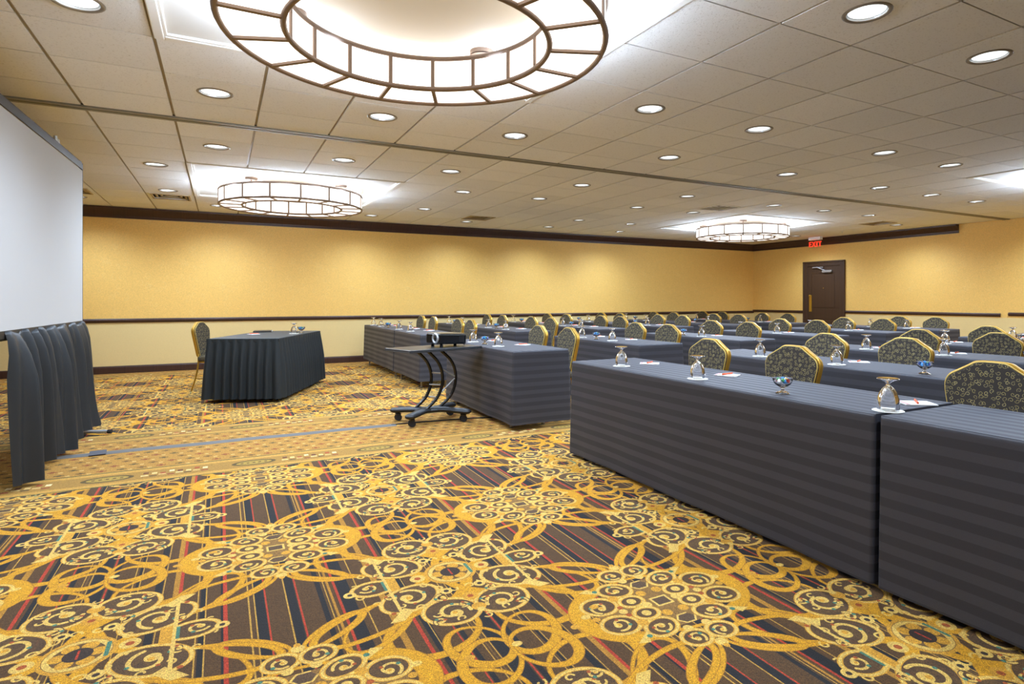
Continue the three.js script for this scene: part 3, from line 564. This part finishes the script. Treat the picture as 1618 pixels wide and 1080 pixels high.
const CH = {      // chair places along z for each row: by the back wall, middle block, near block
  far: [[-11.1, -10.39, -9.09, -8.56], [-11.5, -10.74, -9.49, -8.78], [-11.62, -10.8, -9.51, -8.88], [-11.72, -10.97, -9.65, -8.92], [-11.74, -11.0, -9.7, -8.99], [-11.72, -11.02, -9.78, -9.08]],
  mid: [[-6.36, -5.66], [-6.46, -5.79], [-6.59, -5.9], [-6.64, -5.96], [-6.63, -5.94], [-6.61, -5.97]],
  near: [[-3.55, -2.76, -1.57], [-3.6, -2.88, -1.62], [-3.63, -2.92], [-3.7, -3.0], [-3.75], []] };
const rowName = (i) => `the ${ORD[i]} row from the screen`;
const tables = [];
ROWX.forEach((rx, i) => {
  const shift = [0, -0.02, -0.04, -0.06, -0.08, -0.1][i];
  const farR = i === 0 ? -8.0 : -8.14 - i * 0.03, split = i === 0 ? -9.38 : farR - 1.83, farL = i === 0 ? -11.62 : Math.max(split - 1.85, ZB + 0.06);
  const midR = [-5.06, -5.14, -5.15, -5.2, -5.3, -5.42][i];
  tables.push({ i, b: 'far', z0: farL, z1: split - 0.02, n: 0 }, { i, b: 'far', z0: split + 0.02, z1: farR, n: 1 }, { i, b: 'mid', z0: midR - 1.83, z1: midR, n: 0 });
  const nl = i === 0 ? -4.06 : -4.25 + shift;
  tables.push({ i, b: 'near', z0: nl, z1: nl + 2.48, n: 0 });
  if (i < 3) tables.push({ i, b: 'near', z0: nl + 2.51, z1: nl + 4.9, n: 1 });
});
const slide = (i, b) => (i === 0 && b !== 'near' ? -0.04 : 0);
for (const t of tables) {
  const x = ROWX[t.i] + slide(t.i, t.b) + DEEP / 2, z = (t.z0 + t.z1) / 2, dz = t.z1 - t.z0;
  const blockName = { far: ['corner table by the back wall', 'table second from the back wall'][t.n], mid: 'short table between the two aisles', near: ['first table on the camera side', 'table running out at the right edge'][t.n] }[t.b];
  const joint0 = (t.b === 'far') || (t.b === 'near' && t.n === 1), joint1 = (t.b === 'far' && t.n === 0) || t.b === 'near';
  const hemOf = (h) => ({ front: h, end0: joint0 ? 0.5 : h, end1: joint1 ? 0.5 : h, back: 0.5 });
  const hem = t.i === 0 ? (t.b === 'near' ? hemOf(0.028) : t.b === 'mid' ? hemOf(0.055) : hemOf(0.105)) : hemOf(0.012);
  if (t.i === 0) bareTable('folding_table', x, z, DEEP, dz, `metal legged folding ${blockName}, front row, under its cloth`);
  single('tablecloth', clothGeo(DEEP, dz, hem, 100 + t.i * 17 + t.n * 5 + t.b.length * 3 + Math.round(dz * 10)), M_cloth, [x, 0, z], 0,
    `dark striped cloth, ${blockName}, ${ORD[t.i]} row`, 'tablecloth', 'dark striped tablecloths');
}

// ------------------------------------------------------------------ banquet chairs (face -x)
function backShape(k) {   // half outline grown by k, as [z, y] with y from the seat line
  const half = [[0.150, 0.0], [0.168, 0.10], [0.192, 0.22], [0.208, 0.31], [0.208, 0.345], [0.192, 0.375], [0.150, 0.402], [0.108, 0.428], [0.078, 0.447], [0.05, 0.452]];
  const pts = half.map(([a, b]) => [a + k, b + (b > 0.3 ? k : 0)]);
  const c = new THREE.CatmullRomCurve3(pts.concat(pts.map(([a, b]) => [-a, b]).reverse()).map(([a, b]) => new THREE.Vector3(a, b, 0)), false, 'centripetal', 0.5);
  return c.getPoints(54).map((p) => new THREE.Vector2(p.x, p.y));
}
const backTilt = (g) => g.rotateY(-Math.PI / 2).rotateZ(-0.12);   // shape faces -x and leans back
const SEATY = 0.46;
function buildChair() {
  const o = new THREE.Group();
  const inner = backShape(-0.014), outer = backShape(0);
  const place = (g) => backTilt(g).translate(0.20, SEATY + 0.005, 0);
  const pad = place(new THREE.ExtrudeGeometry(new THREE.Shape(inner), { depth: 0.034, bevelEnabled: true, bevelThickness: 0.008, bevelSize: 0.010, bevelSegments: 2, curveSegments: 4 }).translate(0, 0, -0.017));
  part('backrest', pad, M_chairFabric, o);
  const fr = new THREE.Shape(outer); fr.holes.push(new THREE.Path(backShape(-0.018).reverse()));
  part('back_frame', place(new THREE.ExtrudeGeometry(fr, { depth: 0.026, bevelEnabled: true, bevelThickness: 0.005, bevelSize: 0.004, bevelSegments: 2 }).translate(0, 0, -0.024)), M_gold, o);
  const pipe = backShape(-0.006).map((p) => [p.x, p.y, 0.0185]);
  part('piping', place(tube(pipe, 0.0045, 5, 60)), M_piping, o);
  part('seat', new RoundedBoxGeometry(0.42, 0.075, 0.43, 3, 0.03).translate(-0.02, SEATY - 0.03, 0), M_chairFabric, o);
  part('seat_frame', [tube([[-0.22, SEATY - 0.075, -0.18], [-0.22, SEATY - 0.075, 0.18], [0.18, SEATY - 0.075, 0.17], [0.18, SEATY - 0.075, -0.17]], 0.011, 6, 40, true)], M_gold, o);
  for (const s of [-1, 1]) {
    part('leg', tube([[-0.20, SEATY - 0.07, s * 0.185], [-0.215, 0.2, s * 0.195], [-0.225, 0.005, s * 0.2]], 0.0115, 7, 8), M_gold, o);
    part('leg', tube([[0.20, SEATY + 0.03, s * 0.162], [0.19, SEATY - 0.07, s * 0.178], [0.215, 0.2, s * 0.19], [0.27, 0.005, s * 0.2]], 0.0115, 7, 12), M_gold, o);
    part('side_stretcher', tube([[-0.216, 0.17, s * 0.195], [0.0, 0.155, s * 0.195], [0.222, 0.17, s * 0.191]], 0.008, 6, 6), M_gold, o);
  }
  part('cross_stretcher', rod([-0.05, 0.158, -0.195], [-0.05, 0.158, 0.195], 0.008, 6), M_gold, o);
  return o;
}
const chairProto = buildChair();
function chair(x, z, turn, label, group) { const o = chairProto.clone(); o.name = numbered('banquet_chair'); o.position.set(x, 0, z); o.rotation.y = turn; scene.add(o); return tag(o, label, 'chair', group); }
const BACKOFF = 0.70;    // seat centre behind the front edge of its table
for (const [b, nm] of [['far', 'by the back wall'], ['mid', 'between the aisles'], ['near', 'on the camera side']]) CH[b].forEach((list, i) => list.forEach((z, k) => {
  const zz = Math.max(z, ZB + 0.3);
  chair(ROWX[i] + slide(i, b) + BACKOFF, zz, rr(-0.05, 0.05), `gold framed swirl patterned chair, ${ORD[k]} place ${nm}, ${ORD[i]} row`, 'chairs behind the rows of tables');
}));

// ------------------------------------------------------------------ place settings
const glassGeo = lathe([[0.0, 0.140], [0.040, 0.140], [0.0445, 0.1385], [0.0445, 0.1365], [0.030, 0.132], [0.014, 0.124], [0.0075, 0.116], [0.0095, 0.108], [0.022, 0.097], [0.034, 0.078], [0.0425, 0.052], [0.0455, 0.028], [0.0445, 0.006], [0.0435, 0.001], [0.0415, 0.001], [0.0425, 0.007], [0.0432, 0.028], [0.040, 0.052], [0.0315, 0.077], [0.019, 0.095], [0.008, 0.104], [0.0, 0.106]], 28);
const coasterGeo = lathe([[0, 0], [0.062, 0], [0.0635, 0.0012], [0.062, 0.0022], [0, 0.0022]], 32);
const dishGeo = lathe([[0.0, 0.0], [0.033, 0.0], [0.035, 0.003], [0.026, 0.009], [0.011, 0.016], [0.008, 0.024], [0.012, 0.032], [0.026, 0.039], [0.040, 0.050], [0.048, 0.066], [0.052, 0.080], [0.0495, 0.081], [0.0455, 0.067], [0.037, 0.053], [0.022, 0.044], [0.0, 0.041]], 26);
const padGeo = rb(0.108, 0.006, 0.14, 0, 0.003, 0, 0.001, 1), padStripe = bx(0.108, 0.0006, 0.016, 0, 0.0063, -0.058);
const penGeo = merge([rod([0, 0.005, -0.055], [0, 0.005, 0.05], 0.0048, 8), new THREE.ConeGeometry(0.0048, 0.016, 8).rotateX(Math.PI / 2).translate(0, 0.005, 0.058), bx(0.003, 0.002, 0.03, 0, 0.0105, -0.038)]);
const candyMats = [0x2f7fb8, 0x3a9a55, 0xd8452e, 0xe8b23a, 0xe8e8ea, 0x4a5fae].map((c) => std(c, 0.3));
const candyGeo = merge([new THREE.SphereGeometry(0.0095, 8, 6), new THREE.ConeGeometry(0.006, 0.010, 6).rotateZ(Math.PI / 2).translate(-0.0125, 0, 0), new THREE.ConeGeometry(0.006, 0.010, 6).rotateZ(-Math.PI / 2).translate(0.0125, 0, 0)]);
function glass(x, y, z, where) {
  single('paper_coaster', coasterGeo, M_coaster, [x, y + 0.0006, z], 0, `round white coaster ${where}`, 'coaster', 'paper coasters under goblets');
  single('goblet', glassGeo, M_glass, [x, y + 0.003, z], 0, `upturned clear goblet ${where}`, 'glass', 'upturned goblets');
}
function notepad(x, y, z, turn, where) {
  const o = thing('notepad', [x, y + 0.0006, z], turn, `white notepad ${where}`, 'notepad', 'white notepads'); part('pages', padGeo, M_paper, o); part('printed_heading', padStripe, M_print, o);
  single('pen', penGeo, M_pen, [x + 0.006, y + 0.0069, z - 0.004], turn + 1.25, `orange pen on notepad ${where}`, 'pen', 'orange pens');
}
function dish(x, y, z, blue, where, n = 9) {
  single('candy_dish', dishGeo, M_glass, [x, y + 0.0006, z], 0, `footed glass candy dish ${where}`, 'dish', 'footed candy dishes');
  for (let k = 0; k < n; k++) {
    const a = k * 2.4, r = k === 0 ? 0 : 0.016 + 0.014 * ((k % 3) / 2), yy = y + 0.060 + (k % 2) * 0.012 + (k === 0 ? 0.018 : 0);
    const c = single('candy', candyGeo, candyMats[blue ? [0, 0, 5, 1, 0, 4][k % 6] : k % 6], [x + Math.cos(a) * r, yy, z + Math.sin(a) * r], a * 1.7, `wrapped candy in dish ${where}`, 'candy', `candies in the dish ${where}`); c.rotation.z = rr(-0.6, 0.6);
  }
}
for (const [b, nm] of [['far', 'by the back wall'], ['mid', 'between the aisles'], ['near', 'on the camera side']]) CH[b].forEach((list, i) => {
  const rx = ROWX[i] + slide(i, b);
  list.forEach((z0, k) => {
    const z = b === 'far' && i === 0 ? [-11.45, -10.85, -9.62, -8.95][k] : Math.max(z0 - 0.03, ZB + 0.25), where = `at ${ORD[k]} place ${nm}, ${ORD[i]} row`;
    glass(rx + 0.13, TY, z, where);
    notepad(rx + 0.41 + rr(-0.02, 0.02), TY, z - 0.03 + rr(-0.02, 0.02), 0.75 + rr(-0.25, 0.25), where);
    if (k % 2 === 1) { const nz = list[k - 1], dz = b === 'near' ? z + 0.64 : (nz + z0) / 2 + (b === 'far' && i === 0 ? (k === 1 ? 0.45 : 0) : -0.02); if (!(b === 'far' && i === 0 && k === 3)) dish(rx + 0.12, TY, dz, !(b === 'near' && i === 0), `${where}`, i < 3 ? 9 : 6); }
  });
});

// ------------------------------------------------------------------ skirted presenter table
{
  const th = Math.atan2(0.39, 0.92), cx = 0.575, cz = -8.80, L = 1.74, W = 0.80, YY = 0.76;
  const o = thing('skirted_table', [cx, 0, cz], -th, 'dark table with pleated black skirt standing alone near the back wall', 'table');
  part('table_top', rb(W, 0.03, L, 0, YY - 0.016, 0, 0.008), phys({ color: 0x2f3436, roughness: 0.55, sheen: 0.3, sheenRoughness: 0.5, sheenColor: new THREE.Color(0x8a949a) }), o);
  for (const sx of [-1, 1]) for (const sz of [-1, 1]) part('leg', rod([sx * (W / 2 - 0.08), 0, sz * (L / 2 - 0.15)], [sx * (W / 2 - 0.08), YY - 0.03, sz * (L / 2 - 0.15)], 0.014), M_steel, o);
  // pleated skirt round all four sides
  const P = [], U = [], I = [], rows = [0, 0.04, 0.12, 0.3, 0.5, 0.7, 0.85, 1], path = [], hx = W / 2 + 0.006, hz = L / 2 + 0.006;
  const run = (x0, z0, x1, z1, nx, nz) => { const len = Math.hypot(x1 - x0, z1 - z0), n = Math.round(len / 0.011); for (let i = 0; i < n; i++) path.push([x0 + (x1 - x0) * i / n, z0 + (z1 - z0) * i / n, nx, nz, len]); };
  run(-hx, -hz, -hx, hz, -1, 0); run(-hx, hz, hx, hz, 0, 1); run(hx, hz, hx, -hz, 1, 0); run(hx, -hz, -hx, -hz, 0, -1);
  let s = 0;
  path.forEach((p, i) => {
    for (const v of rows) {
      const y = YY - 0.004 - v * (YY - 0.05), q = s / 0.098 + 0.12 * Math.sin(s * 3.1), tri = Math.abs(((q % 1) + 1) % 1 - 0.5) * 2, amp = 0.006 + 0.038 * Math.min(1, v * 2.2), o2 = 0.004 + amp * (tri * tri * (3 - 2 * tri)) + 0.03 * v + 0.004 * v * Math.sin(s * 21);
      const cornerOut = 0.05 * v;
      P.push(p[0] + p[2] * o2 + Math.sign(p[0]) * (Math.abs(p[2]) ? 0 : cornerOut * (Math.abs(p[0]) / hx) ** 8), y, p[1] + p[3] * o2 + Math.sign(p[1]) * (Math.abs(p[3]) ? 0 : cornerOut * (Math.abs(p[1]) / hz) ** 20)); U.push(s, y);
    }
    s += 0.011;
  });
  const N = path.length, H = rows.length; for (let i = 0; i < N; i++) for (let j = 0; j < H - 1; j++) { const a = i * H + j, c = ((i + 1) % N) * H + j; I.push(a, a + 1, c, c, a + 1, c + 1); }
  const g = new THREE.BufferGeometry(); g.setAttribute('position', new THREE.Float32BufferAttribute(P, 3)); g.setAttribute('uv', new THREE.Float32BufferAttribute(U, 2)); g.setIndex(I); g.computeVertexNormals();
  const m2 = M_skirt.clone(); m2.side = THREE.DoubleSide; part('pleated_skirt', g, m2, o);
  part('skirt_band', [rb(W + 0.02, 0.035, 0.006, 0, YY - 0.024, L / 2 + 0.012, 0.002, 1), rb(W + 0.02, 0.035, 0.006, 0, YY - 0.024, -L / 2 - 0.012, 0.002, 1), rb(0.006, 0.035, L + 0.03, W / 2 + 0.012, YY - 0.024, 0, 0.002, 1), rb(0.006, 0.035, L + 0.03, -W / 2 - 0.012, YY - 0.024, 0, 0.002, 1)], M_skirt, o);
  chair(-0.02, -9.36, Math.PI - th, 'single gold framed chair behind the skirted table, seen from its side', null);
  glass(0.87, YY, -8.76, 'on the skirted table'); dish(0.98, YY, -8.93, true, 'on the skirted table');
  notepad(0.38, YY, -8.82, 0.4, 'on the skirted table');
  const f = thing('folder', [0.53, YY + 0.001, -9.52], -th + 0.3, 'flat black folder at the far corner of the skirted table', 'folder');
  part('cover', rb(0.24, 0.014, 0.32, 0, 0.007, 0, 0.004), M_black, f); part('pages', rb(0.225, 0.008, 0.3, 0.012, 0.0075, 0, 0.002, 1), M_paper, f);
}

// ------------------------------------------------------------------ projection screen with drape
{
  const zr = -7.03, zl = -4.1, xs = -1.19, y0 = 0.98, y1 = 2.5, L = zl - zr, zc = (zl + zr) / 2;
  const o = thing('projection_screen', [xs, 0, zc], -0.03, 'large white projection screen with black border at the left edge', 'screen');
  part('screen_surface', bx(0.006, y1 - y0 - 0.08, L - 0.02, 0, (y0 + y1) / 2 - 0.03, 0), std(0xb9b8b6, 0.75), o);
  for (const yy of [y1 - 0.035, y0 + 0.02]) part('screen_border', bx(0.009, 0.05, L, 0, yy, 0), M_black, o);
  part('screen_frame', [rb(0.03, 0.03, L + 0.03, -0.02, y1, 0, 0.004), rb(0.03, 0.03, L + 0.03, -0.02, y0, 0, 0.004), rb(0.03, y1 - y0, 0.025, -0.02, (y0 + y1) / 2, L / 2 + 0.002, 0.004), rb(0.03, y1 - y0, 0.012, -0.012, (y0 + y1) / 2, -L / 2 - 0.006, 0.004)], std(0x3a3835, 0.4, { metalness: 0.5 }), o);
  part('clamp', [rb(0.03, 0.05, 0.05, -0.03, y1 + 0.03, -0.75, 0.008), cy(0.014, 0.014, 0.06, -0.03, y1 + 0.04, -0.7, 10)], M_silver, o);
  for (const s of [-1, 1]) {
    part('leg', [rb(0.035, y0 + 0.9, 0.035, -0.055, (y0 + 0.9) / 2 + 0.03, s * (L / 2 - 0.12), 0.004)], M_silver, o);
    const ft = part('foot', [rod([-0.42, 0.03, s * (L / 2 - 0.12)], [s < 0 ? 0.265 : 0.02, 0.03, s * (L / 2 - 0.12) + (s < 0 ? 0.235 : 0)], 0.0155, 10)], M_silver, o);
    part('rubber_tip', [rod([s < 0 ? 0.255 : 0.01, 0.03, s * (L / 2 - 0.12) + (s < 0 ? 0.2315 : 0)], [s < 0 ? 0.285 : 0.04, 0.028, s * (L / 2 - 0.12) + (s < 0 ? 0.2418 : 0)], 0.0185, 10)], M_rubber, ft);
  }
  // dark drape thrown over the lower bar
  const za = -L / 2 - 0.02, zb = 0.60, n = 260, rows = [-0.12, -0.04, 0, 0.02, 0.06, 0.15, 0.3, 0.45, 0.6, 0.75, 0.88, 1], P = [], U = [], I = [];
  for (let i = 0; i <= n; i++) {
    const t = i / n, z = za + (zb - za) * t;
    for (const v of rows) {
      const f = Math.max(0, v), fw = (q) => { const k = Math.abs(((q % 1) + 1) % 1 - 0.5) * 2; return k * k * (3 - 2 * k) * 2 - 1; }, gather = fw(t * 8.3 + 0.35 * Math.sin(t * 9) + 0.12 * f) * 0.62 + fw(t * 19 + 0.5 + 0.2 * Math.sin(t * 23)) * 0.26 + Math.sin(t * 13.3 + 1) * 0.25;
      const hemY = 0.03 + 0.03 * Math.sin(t * 7) ** 2 - 0.015 * t, flare = (1 - t) ** 4;
      const y = v < 0 ? y0 + 0.03 + v * 0.5 : y0 + 0.03 - (y0 + 0.02 - hemY) * v + 0.012 * Math.sin(t * 40) * (1 - f) ** 4;
      const x = v < 0 ? -0.05 + v * 0.1 : 0.012 + 0.03 * Math.min(1, v * 10) + 0.085 * gather * Math.min(1, f * 2.4 + 0.22) * (1 - 0.7 * flare) + 0.045 * f + 0.05 * flare * f ** 5;
      const zz = z + (v > 0 ? -0.02 * f * Math.sin(t * 20) + 0.10 * f * (t - 0.4) * (t < 0.4 ? 0.3 : 0.6) + (v > 0.5 ? 0.04 * flare * (v - 0.5) : 0) : 0);
      P.push(x, y, zz); U.push(t * 2, y);
    }
  }
  const H = rows.length; for (let i = 0; i < n; i++) for (let j = 0; j < H - 1; j++) { const a = i * H + j, c = a + H; I.push(a, a + 1, c, c, a + 1, c + 1); }
  const g = new THREE.BufferGeometry(); g.setAttribute('position', new THREE.Float32BufferAttribute(P, 3)); g.setAttribute('uv', new THREE.Float32BufferAttribute(U, 2)); g.setIndex(I); g.computeVertexNormals();
  const md = M_drape.clone(); md.side = THREE.DoubleSide; part('drape', g, md, o).userData.label = 'dark pleated drape hanging below the screen';
}

// ------------------------------------------------------------------ projector cart, projector, cable, tape
{
  const o = thing('projector_cart', [1.87, 0, -5.88], 0.03, 'black wheeled cart with curved posts beside the front row', 'cart');
  const YT2 = 0.735;
  const top = part('cart_top', rb(0.86, 0.022, 0.46, 0.02, YT2, 0.02, 0.008), std(0x2b2c2e, 0.28), o); top.rotation.y = 0.26;
  part('top_edging', [rb(0.868, 0.010, 0.468, 0.02, YT2 - 0.012, 0.02, 0.004, 1)], M_black, o).rotation.y = 0.26;
  // base: a hub with four swept arms
  const feet = [[-0.26, 0.18], [-0.285, -0.19], [0.265, 0.19], [0.27, -0.19]];
  const arms = feet.map(([x, z]) => { const c = new THREE.CatmullRomCurve3([[0, 0.125, 0], [x * 0.45, 0.125, z * 0.35], [x * 0.8, 0.112, z * 0.8], [x * 1.08, 0.1, z * 1.12]].map((p) => new THREE.Vector3(...p))); const g = new THREE.TubeGeometry(c, 14, 0.055, 10); const p = g.attributes.position; for (let i = 0; i < p.count; i++) { const yy = p.getY(i); p.setY(i, 0.108 + (yy - 0.108) * 0.5); } g.computeVertexNormals(); return g; });
  part('base', [...arms, ...feet.map(([x, z]) => new THREE.SphereGeometry(0.055, 12, 8).scale(1, 0.5, 1).translate(x * 1.08, 0.104, z * 1.12)), rb(0.34, 0.035, 0.16, 0, 0.112, 0, 0.015)], M_black, o);
  for (const [x, z] of feet) {
    const c = part('castor', [cy(0.033, 0.033, 0.016, 0, 0, 0, 16).rotateX(Math.PI / 2).translate(0, 0.033, -0.016), cy(0.033, 0.033, 0.016, 0, 0, 0, 16).rotateX(Math.PI / 2).translate(0, 0.033, 0.016)], M_rubber, o); c.position.set(x, 0, z);
    part('castor_fork', [rb(0.05, 0.02, 0.05, 0, 0.068, 0, 0.006), cy(0.008, 0.008, 0.04, 0, 0.08, 0, 8)], M_black, c);
  }
  const arc = (x, z, b) => [[x - 0.06, 0.12, z], [x + 0.05 + b, 0.25, z], [x + 0.10 + b, 0.42, z], [x + 0.06 + b, 0.58, z], [x - 0.05, YT2 - 0.01, z]];
  const posts = [[-0.10, -0.06, 0.02], [-0.02, 0.05, 0.02], [0.13, 0.0, 0.03]];
  posts.forEach(([x, z, b]) => part('curved_post', tube(arc(x, z, b), 0.0165, 8, 26), M_blackGloss, o));
  part('rung', [rod([0.0, 0.36, -0.06], [0.10, 0.36, 0.05], 0.008), rod([0.02, 0.48, -0.06], [0.09, 0.48, 0.05], 0.008), rod([-0.02, 0.24, -0.06], [0.05, 0.24, 0.05], 0.008)], M_silver, o);
  part('brace', [rod([0.10, 0.52, 0.05], [0.255, 0.43, 0.0], 0.007), rod([0.06, 0.27, 0.05], [0.255, 0.42, 0.0], 0.007)], M_silver, o);
  // projector on the cart top
  const p = thing('projector', [2.03, YT2 + 0.0115, -5.90], 0.26, 'black projector with silver lens on the wheeled cart', 'projector');
  const body = part('body', rb(0.33, 0.105, 0.25, 0, 0.078, 0, 0.018, 3), M_blackGloss, p); body.rotation.z = -0.035;
  part('reflection_tinted_lid', rb(0.31, 0.012, 0.23, -0.003, 0.131, 0, 0.005), std(0x6b5a3c, 0.28), p).rotation.z = -0.035;  // gold-brown colour paints a reflection onto the black projector top
  part('lens_ring', new THREE.TorusGeometry(0.043, 0.012, 8, 24).rotateY(Math.PI / 2).translate(-0.167, 0.088, 0.06), M_silver, p);
  part('lens', new THREE.SphereGeometry(0.036, 16, 10).scale(0.4, 1, 1).translate(-0.163, 0.088, 0.06), phys({ color: 0x14181c, roughness: 0.05, clearcoat: 1 }), p);
  part('side_grille', [0, 1, 2, 3, 4].map((k) => bx(0.004, 0.06, 0.004, 0.08 + k * 0.012, 0.075, 0.1255)), M_rubber, p);
  for (const s of [-1, 1]) part('foot', cy(0.014, 0.016, 0.034, -0.11, 0.017, s * 0.08, 12), M_rubber, p);
  part('foot', cy(0.014, 0.016, 0.032, 0.11, 0.016, 0, 12), M_rubber, p);
  const cab = tube([[2.215, 0.80, -5.95], [2.235, 0.765, -5.95], [2.24, 0.752, -5.93]], 0.005, 6, 10);
  single('projector_lead', cab, M_rubber, [0, 0, 0], 0, 'short black lead at the back of the projector', 'cable');
  single('floor_cable', tube([[1.46, 0.007, -5.86], [1.62, 0.007, -5.86], [1.95, 0.007, -5.82], [2.2, 0.007, -5.80], [2.40, 0.007, -5.76], [2.52, 0.007, -5.74]], 0.006, 6, 40), M_rubber, [0, 0, 0], 0, 'black cable running on the carpet under the cart', 'cable');
}
{
  const P = [], U = [], I = [], n = 60;
  for (let i = 0; i <= n; i++) { const x = -1.15 + (1.5 + 1.15) * i / n, z = -5.885 + 0.008 * Math.sin(i * 0.35) + 0.014 * i / n; for (const [dz, y] of [[-0.058, 0.0005], [-0.054, 0.003], [-0.015, 0.008], [0.015, 0.008], [0.054, 0.003], [0.058, 0.0005]]) { P.push(x, y, z + dz); U.push(x, dz); } }
  for (let i = 0; i < n; i++) for (let j = 0; j < 5; j++) { const a = i * 6 + j, c = a + 6; I.push(a, a + 1, c, c, a + 1, c + 1); }
  const g = new THREE.BufferGeometry(); g.setAttribute('position', new THREE.Float32BufferAttribute(P, 3)); g.setAttribute('uv', new THREE.Float32BufferAttribute(U, 2)); g.setIndex(I); g.computeVertexNormals();
  single('tape_strip', g, std(0x5a5650, 0.7, { side: THREE.DoubleSide }), [0, 0, 0], 0, 'grey tape strip running along the carpet border', 'tape');
  single('tape_end', rb(0.11, 0.006, 0.16, 0, 0.0085, 0, 0.002, 1), std(0x44444a, 0.7), [-0.86, 0, -5.885], 0.1, 'short dark patch of tape on the grey strip', 'tape');
}
renderer.render(scene, camera);
